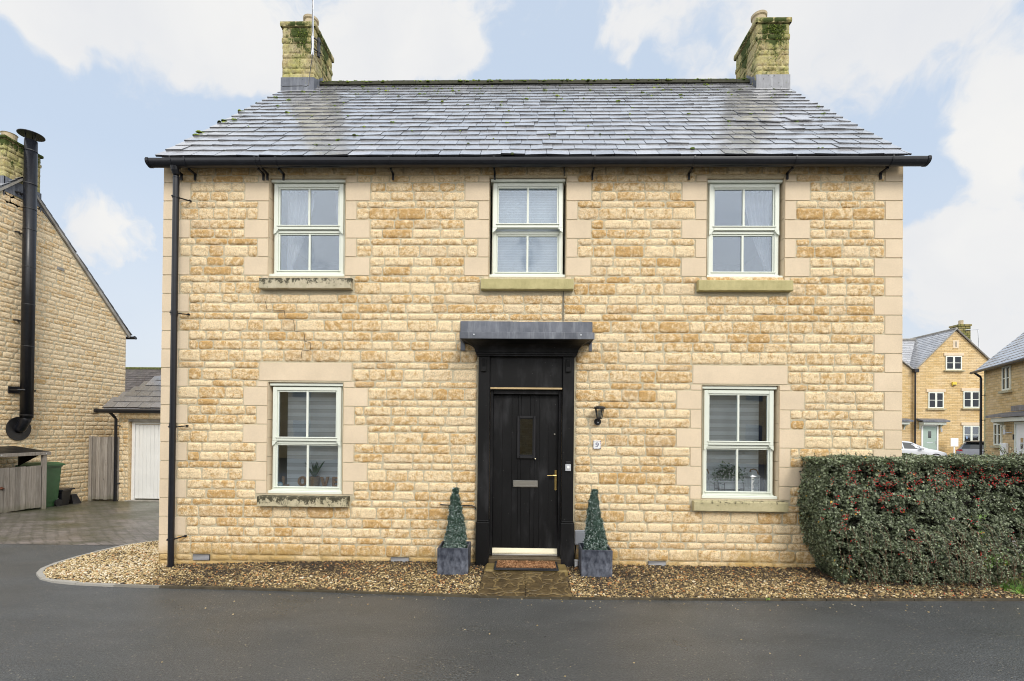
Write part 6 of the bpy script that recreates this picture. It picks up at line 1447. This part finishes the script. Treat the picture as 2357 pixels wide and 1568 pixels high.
    a=empty('alarm_box',(29.46,27.47,5.15)); tag(a,'yellow alarm box high on the gabled house wall','alarm box'); m_=MB(); m_.prism([(-.13,.12),(.13,.12),(.14,0),(.10,-.13),(-.10,-.13),(-.14,0)],'y',-.09,0); m_.build('case',M_YEL,a); m_=MB(); m_.box(-.10,.10,-.095,-.0905,-.13,-.06); m_.build('strobe',M_BLACKM,a)
    # attached house to the left
    t=empty('adjoining_terrace_house',(24.,27.6,0)); tag(t,'attached stone house left of the gable with a plain slate roof','house')
    b=MB(); b.add([(-4,0,-.6),(2.82,0,-.6),(2.82,0,6.05),(-.6,0,8.7),(-4,0,6.05),(-4,.3,-.6),(2.82,.3,-.6),(2.82,.3,6.05),(-.6,.3,8.7),(-4,.3,6.05)],[(0,1,2,3,4),(9,8,7,6,5)],(.5,0,.5,0)); b.build('front_wall',M_BRICK,t)
    r=MB(); L2=math.hypot(3.42,2.65); slates(r,(2.84,-.15,6.05),(0,1,0),(-3.42/L2,0,2.65/L2),4.0,L2,.22,.30,seed=14,lift=.03,thick=.02); slates(r,(-3,.5,6.2),(1,0,0),(0,.7071,.7071),8.6,3.6,.22,.30,seed=15,lift=.03,thick=.02); rr=r.build('roof',M_SLATE,t)
    r=MB(); r.tube([(-3,3.0,8.74),(5.4,3.0,8.78)],.08,6); r.tube([(2.84,-.10,6.08),(-.6,-.10,8.75)],.05,6); r.build('ridge',M_CONC,rr)
    doorset(t,.9,2.0,.15,2.33,M_LBLUE,.6,2.45)
far_house()
def right_house():
    t=empty('corner_stone_house',(22.276,17.7,0),R(-115.5-0)); 
    # local +x runs from the far corner towards the camera; the wall faces local -y
    d=Vector((-.4305,-.9026,0)); t.rotation_euler=(0,0,math.atan2(d.y,d.x)); tag(t,'stone house on the right edge with slate roof, white door and black downpipe','house')
    # in this frame the wall face looks towards -y
    b=MB(); b.box(0,9,0.,.3,-.6,4.85,(.5,0,.5,0)); b.box(0,.3,.3,7,-.6,4.85,(.5,0,.5,0)); b.build('front_wall',M_BRICK,t)
    q=MB()
    for k in range(24): w_=.16 if k%2 else .10; q.bbox(-.012,w_,-.02,.05,-.5+k*.224,-.5+(k+1)*.224-.008,.006,(.5,1,.5,1))
    q.build('quoins',stone_mat('lichened_quoin',ash=(.52,.50,.30)),t)
    r=MB(); slates(r,(-.35,-.28,4.78),(1,0,0),(0,.7071,.7071),9.5,5.2,.24,.34,seed=10,lift=.025,thick=.016); ro=r.build('roof',M_SLATE,t)
    r=MB(); r.add([(-.3,-.25,4.74),(9,-.25,4.74),(9,3.4,8.4),(-.3,3.4,8.4),(-.3,7,4.7)],[(0,1,2,3)]); r.build('roof_deck',M_BLACKM,ro)
    g=MB(); g.tube([(-.55,-.33,4.74),(9,-.33,4.74)],.06,10); g.build('gutter',M_BLACKG,t)
    g=MB(); g.tube([(-.10,-.33,4.70),(-.10,-.12,4.5),(-.10,-.10,4.4),(-.10,-.10,-.4)],.05,10)
    for z in (.9,2.4,3.6): g.tube([(-.1,-.1,z),(.14,-.03,z)],.018,6)
    g.build('downpipe',M_BLACKG,t)
    casement(t,1.92,2.66,3.66,4.72,lintel=False); casement(t,1.12,1.87,1.22,2.22)
    doorset(t,3.05,4.25,.0,2.25,M_WHITE,1.78,5.6)
    l=MB(); l.bbox(2.7,5.0,-.03,0,2.72,2.95,.004); l.build('lead_upstand',M_LEAD,t)
    w_=empty('porch_lamp',(0,0,0)); w_.parent=t; 
    bpy.data.objects.remove(w_)
    l=MB(); l.tube([(2.42,-.12,1.72),(2.42,-.12,1.93)],.05,10); l.tube([(2.42,-.12,1.80),(2.6,-.05,1.80),(2.75,-.0,1.80)],.02,6); L=l.build('wall_lamp',M_GALV,t); l=MB(); l.tube([(2.42,-.12,1.931),(2.42,-.12,2.13)],.055,10); l.build('lamp_shade',M_CREAM,L)
    m_=MB(); m_.bbox(1.95,2.47,-.12,-.005,.5,1.34,.02); m_.build('meter_box',M_WHITE,t)
    m_=MB(); m_.bbox(3.00,3.05,-.08,-.05,1.5,1.72,.004); m_.build('bell_push',M_BLACKM,t)
right_house()
def extras():
    s=empty('white_board_on_post',(29.02,26.9,-.25)); tag(s,'plain white board on a white post beside the sage green door','sign board'); b=MB(); b.bbox(-.25,.25,-.02,.0,1.14,1.70,.01); b.build('board',M_WHITE,s); b=MB(); b.bbox(-.04,.04,.001,.03,.45,1.65,.005); b.build('post',M_WHITE,s)
    t=empty('small_clipped_hedge',(29.1,25.8,.1)); tag(t,'small green clipped hedge in front of the far gabled house','hedge'); rn=np.random.default_rng(4); n=3500; P=np.stack([rn.uniform(-.62,.75,n),rn.uniform(-.3,.3,n),rn.uniform(.0,.68,n)],1); leafcloud('foliage',P,.035,.8,M_GRNL,rn,t); c=MB(); c.box(-.56,.68,-.24,.24,0,.6); c.build('inner_twigs',M_CORE,t)
extras()

# ------------------------------------------------------------------ cars
def car(name,loc,rz,paint,label,kind):
    t=empty(name,loc,rz); tag(t,label,'car')
    # heading +x; sections: x, half width at sill/belt/roof, z of sill, belt, roof
    if kind=='hatch': Sx=[(-1.95,.70,.74,.60,.42,.86,.90),(-1.90,.80,.80,.62,.30,.90,1.02),(-1.72,.83,.82,.56,.26,.95,1.30),(-1.45,.84,.83,.56,.25,.96,1.42),(-.9,.84,.83,.57,.24,.95,1.47),(-.2,.84,.83,.57,.24,.93,1.48),(.3,.84,.83,.56,.24,.92,1.42),(.62,.84,.82,.60,.24,.93,1.22),(1.0,.83,.80,.72,.24,.93,.97),(1.5,.82,.76,.68,.26,.82,.86),(1.85,.76,.70,.62,.30,.70,.74),(1.98,.66,.60,.52,.38,.60,.62)]
    else: Sx=[(-2.15,.72,.74,.62,.42,.88,.92),(-2.05,.82,.82,.62,.30,.92,1.10),(-1.7,.86,.84,.58,.26,.95,1.28),(-1.1,.87,.85,.58,.24,.95,1.40),(-.4,.87,.85,.58,.24,.94,1.43),(.15,.87,.85,.58,.24,.93,1.38),(.55,.87,.85,.62,.24,.93,1.20),(.95,.87,.83,.76,.24,.95,.99),(1.5,.86,.80,.72,.26,.86,.90),(1.95,.80,.74,.62,.30,.74,.78),(2.15,.68,.62,.50,.38,.60,.62)]
    vs=[];fs=[]
    for x,a,b,c,z0,zb,zr in Sx:
        h=[(0,z0),(a*.9,z0),(a,z0+.10),(a+.02,(z0+zb)/2),(b,zb-.03),(b-.02,zb),(c+(b-c)*.35,zb+(zr-zb)*.62),(c,zr-.03),(c*.8,zr-.005),(0,zr)]
        for y,z in h: vs.append((x,y,z))
        for y,z in h[1:-1][::-1]: vs.append((x,-y,z))
    n=18
    mi=[]
    for i in range(len(Sx)-1):
        for k in range(n): fs.append((i*n+k,i*n+(k+1)%n,(i+1)*n+(k+1)%n,(i+1)*n+k))
    fs+=[tuple(range(n)),tuple((len(Sx)-1)*n+k for k in range(n))]
    b=MB(); b.add(vs,fs); o=b.build('body',paint,t,smooth=True,fixn=True)
    w_=MB()
    def sec(x):
        for p,q in zip(Sx,Sx[1:]):
            if p[0]<=x<=q[0]: f_=(x-p[0])/(q[0]-p[0]); return [p[k]*(1-f_)+q[k]*f_ for k in range(7)]
    def sidepos(x,f_,off=.006):
        _,a,b_,c,z0,zb,zr=sec(x); y0,za_=b_-.02,zb; y1,z1=c+(b_-c)*.35,zb+(zr-zb)*.62
        y2,z2=c,zr-.03
        if f_<.62: g=f_/.62; return y0+(y1-y0)*g+off,za_+(z1-za_)*g
        g=(f_-.62)/.38; return y1+(y2-y1)*g+off,z1+(z2-z1)*g
    xs0=((-1.62,-1.12),(-1.04,-.35),(-.27,.55)) if kind=='hatch' else ((-1.5,-1.15),(-1.08,-.42),(-.34,.55))
    for a,b_ in xs0:
        m_=8
        for sg in (1,-1):
            vs=[];fs=[]
            for i in range(m_+1):
                x=a+(b_-a)*i/m_
                top=.84
                for f_ in (.06,.45,top):
                    y,z=sidepos(x,f_); vs.append((x,sg*y,z))
            for i in range(m_):
                for k in range(2): q=i*3+k; fs.append((q,q+1,q+4,q+3))
            w_.add(vs,fs)
    # windscreen and rear window follow the body sections
    def screen(xa,xb,shr):
        vs=[];fs=[];m_=6
        for i in range(m_+1):
            x=xa+(xb-xa)*i/m_; _,a,b_,c,z0,zb,zr=sec(x)
            for y in (-c*.92,-c*.4,0,c*.4,c*.92): vs.append((x,y,zr+.012-(abs(y)/c)**4*.02))
        for i in range(m_):
            for k in range(4): q=i*5+k; fs.append((q,q+1,q+6,q+5))
        w_.add(vs,fs)
    if kind=='hatch': screen(.32,.93,0); screen(-1.90,-1.52,0)
    else: screen(.2,.88,0); screen(-2.02,-1.6,0)
    w_.build('windows',M_CARGL,t,fixn=False)
    for x in ((-1.25,1.22) if kind=='hatch' else (-1.35,1.32)):
        for sg in (-1,1):
            q=MB(); q.tube([(x,sg*.70,.31),(x,sg*.865,.31)],.315,24); W_=q.build('wheel',M_TYRE,t); q=MB(); q.tube([(x,sg*.862,.31),(x,sg*.875,.31)],.20,18); q.build('rim',M_ALLOY,W_)
            q=MB(); pts=[(x+.37*math.cos(a),sg*.868,.31+.37*math.sin(a)) for a in np.linspace(0,math.pi,14)]; q.tube(pts,.03,5); q.build('wheel_arch',M_BLACKM,t)
    xr,xf=Sx[0][0],Sx[-1][0]
    for sg in (-1,1):
        q=MB(); q.add([(xr+.0,sg*.52,.84),(xr-.012,sg*.52,.98),(xr+.05,sg*.74,.99),(xr+.30,sg*.832,.955),(xr+.22,sg*.838,.86),(xr+.05,sg*.775,.83)],[(0,1,2,3,4,5)]); q.tube([(xr+.02,sg*.60,.91),(xr+.12,sg*.79,.91)],.055,8); q.build('tail_light',M_REDL,t)
        q=MB(); q.tube([(xf-.08,sg*.48,.62),(xf-.28,sg*.68,.70)],[.05,.04],8); q.build('headlight',M_GALV,t)
        q=MB(); q.bbox(.42,.60,sg*.93-.09,sg*.93+.09,.93,1.05,.03); q.build('wing_mirror',paint,t)
    if kind=='hatch': q=MB(); q.add([(-1.5,-.5,1.45),(-1.5,.5,1.45),(-1.80,.52,1.40),(-1.80,-.52,1.40),(-1.5,-.5,1.42),(-1.5,.5,1.42),(-1.80,.52,1.38),(-1.80,-.52,1.38)],[(0,1,2,3),(4,5,6,7),(2,3,7,6)]); q.build('spoiler',M_BLACKM,t)
    q=MB(); q.box(xr-.04,xr-.02,-.26,.26,.48,.59); q.build('number_plate',M_YEL,t)
    return t
car('parked_car',(26.05,21.4,-.10),R(30),M_CARG,'dark grey hatchback parked with its red tail light showing over the hedge','hatch')
car('parked_car',(22.1,22.6,-.10),R(-3),M_CARW,'white car with only its bonnet showing past the corner quoins','saloon')

# ------------------------------------------------------------------ across the road (mirrored in the panes)
def opposite():
    t=empty('opposite_terrace',(0,-20,0)); tag(t,'long stone terrace across the road mirrored in the lower panes','house')
    b=MB(); b.box(-18,17,-6,0,0,5.2,(.5,0,.5,0)); b.build('wall',M_BRICK,t)
    r=MB(); r.add([(-18.2,.3,5.1),(17.2,.3,5.1),(17.2,-3,7.0),(-18.2,-3,7.0),(17.2,-6.3,5.1),(-18.2,-6.3,5.1)],[(0,1,2,3),(3,2,4,5)]); r.build('roof',M_TILE,t)
    w_=MB()
    for x in (-16,-12.5,-9,-5.5,-2.2,2.2,5,8.5,12):
        for z in (.9,3.4): w_.box(x,x+.9,.0,.03,z,z+1.2)
    w_.build('window',M_CARGL,t)
opposite()
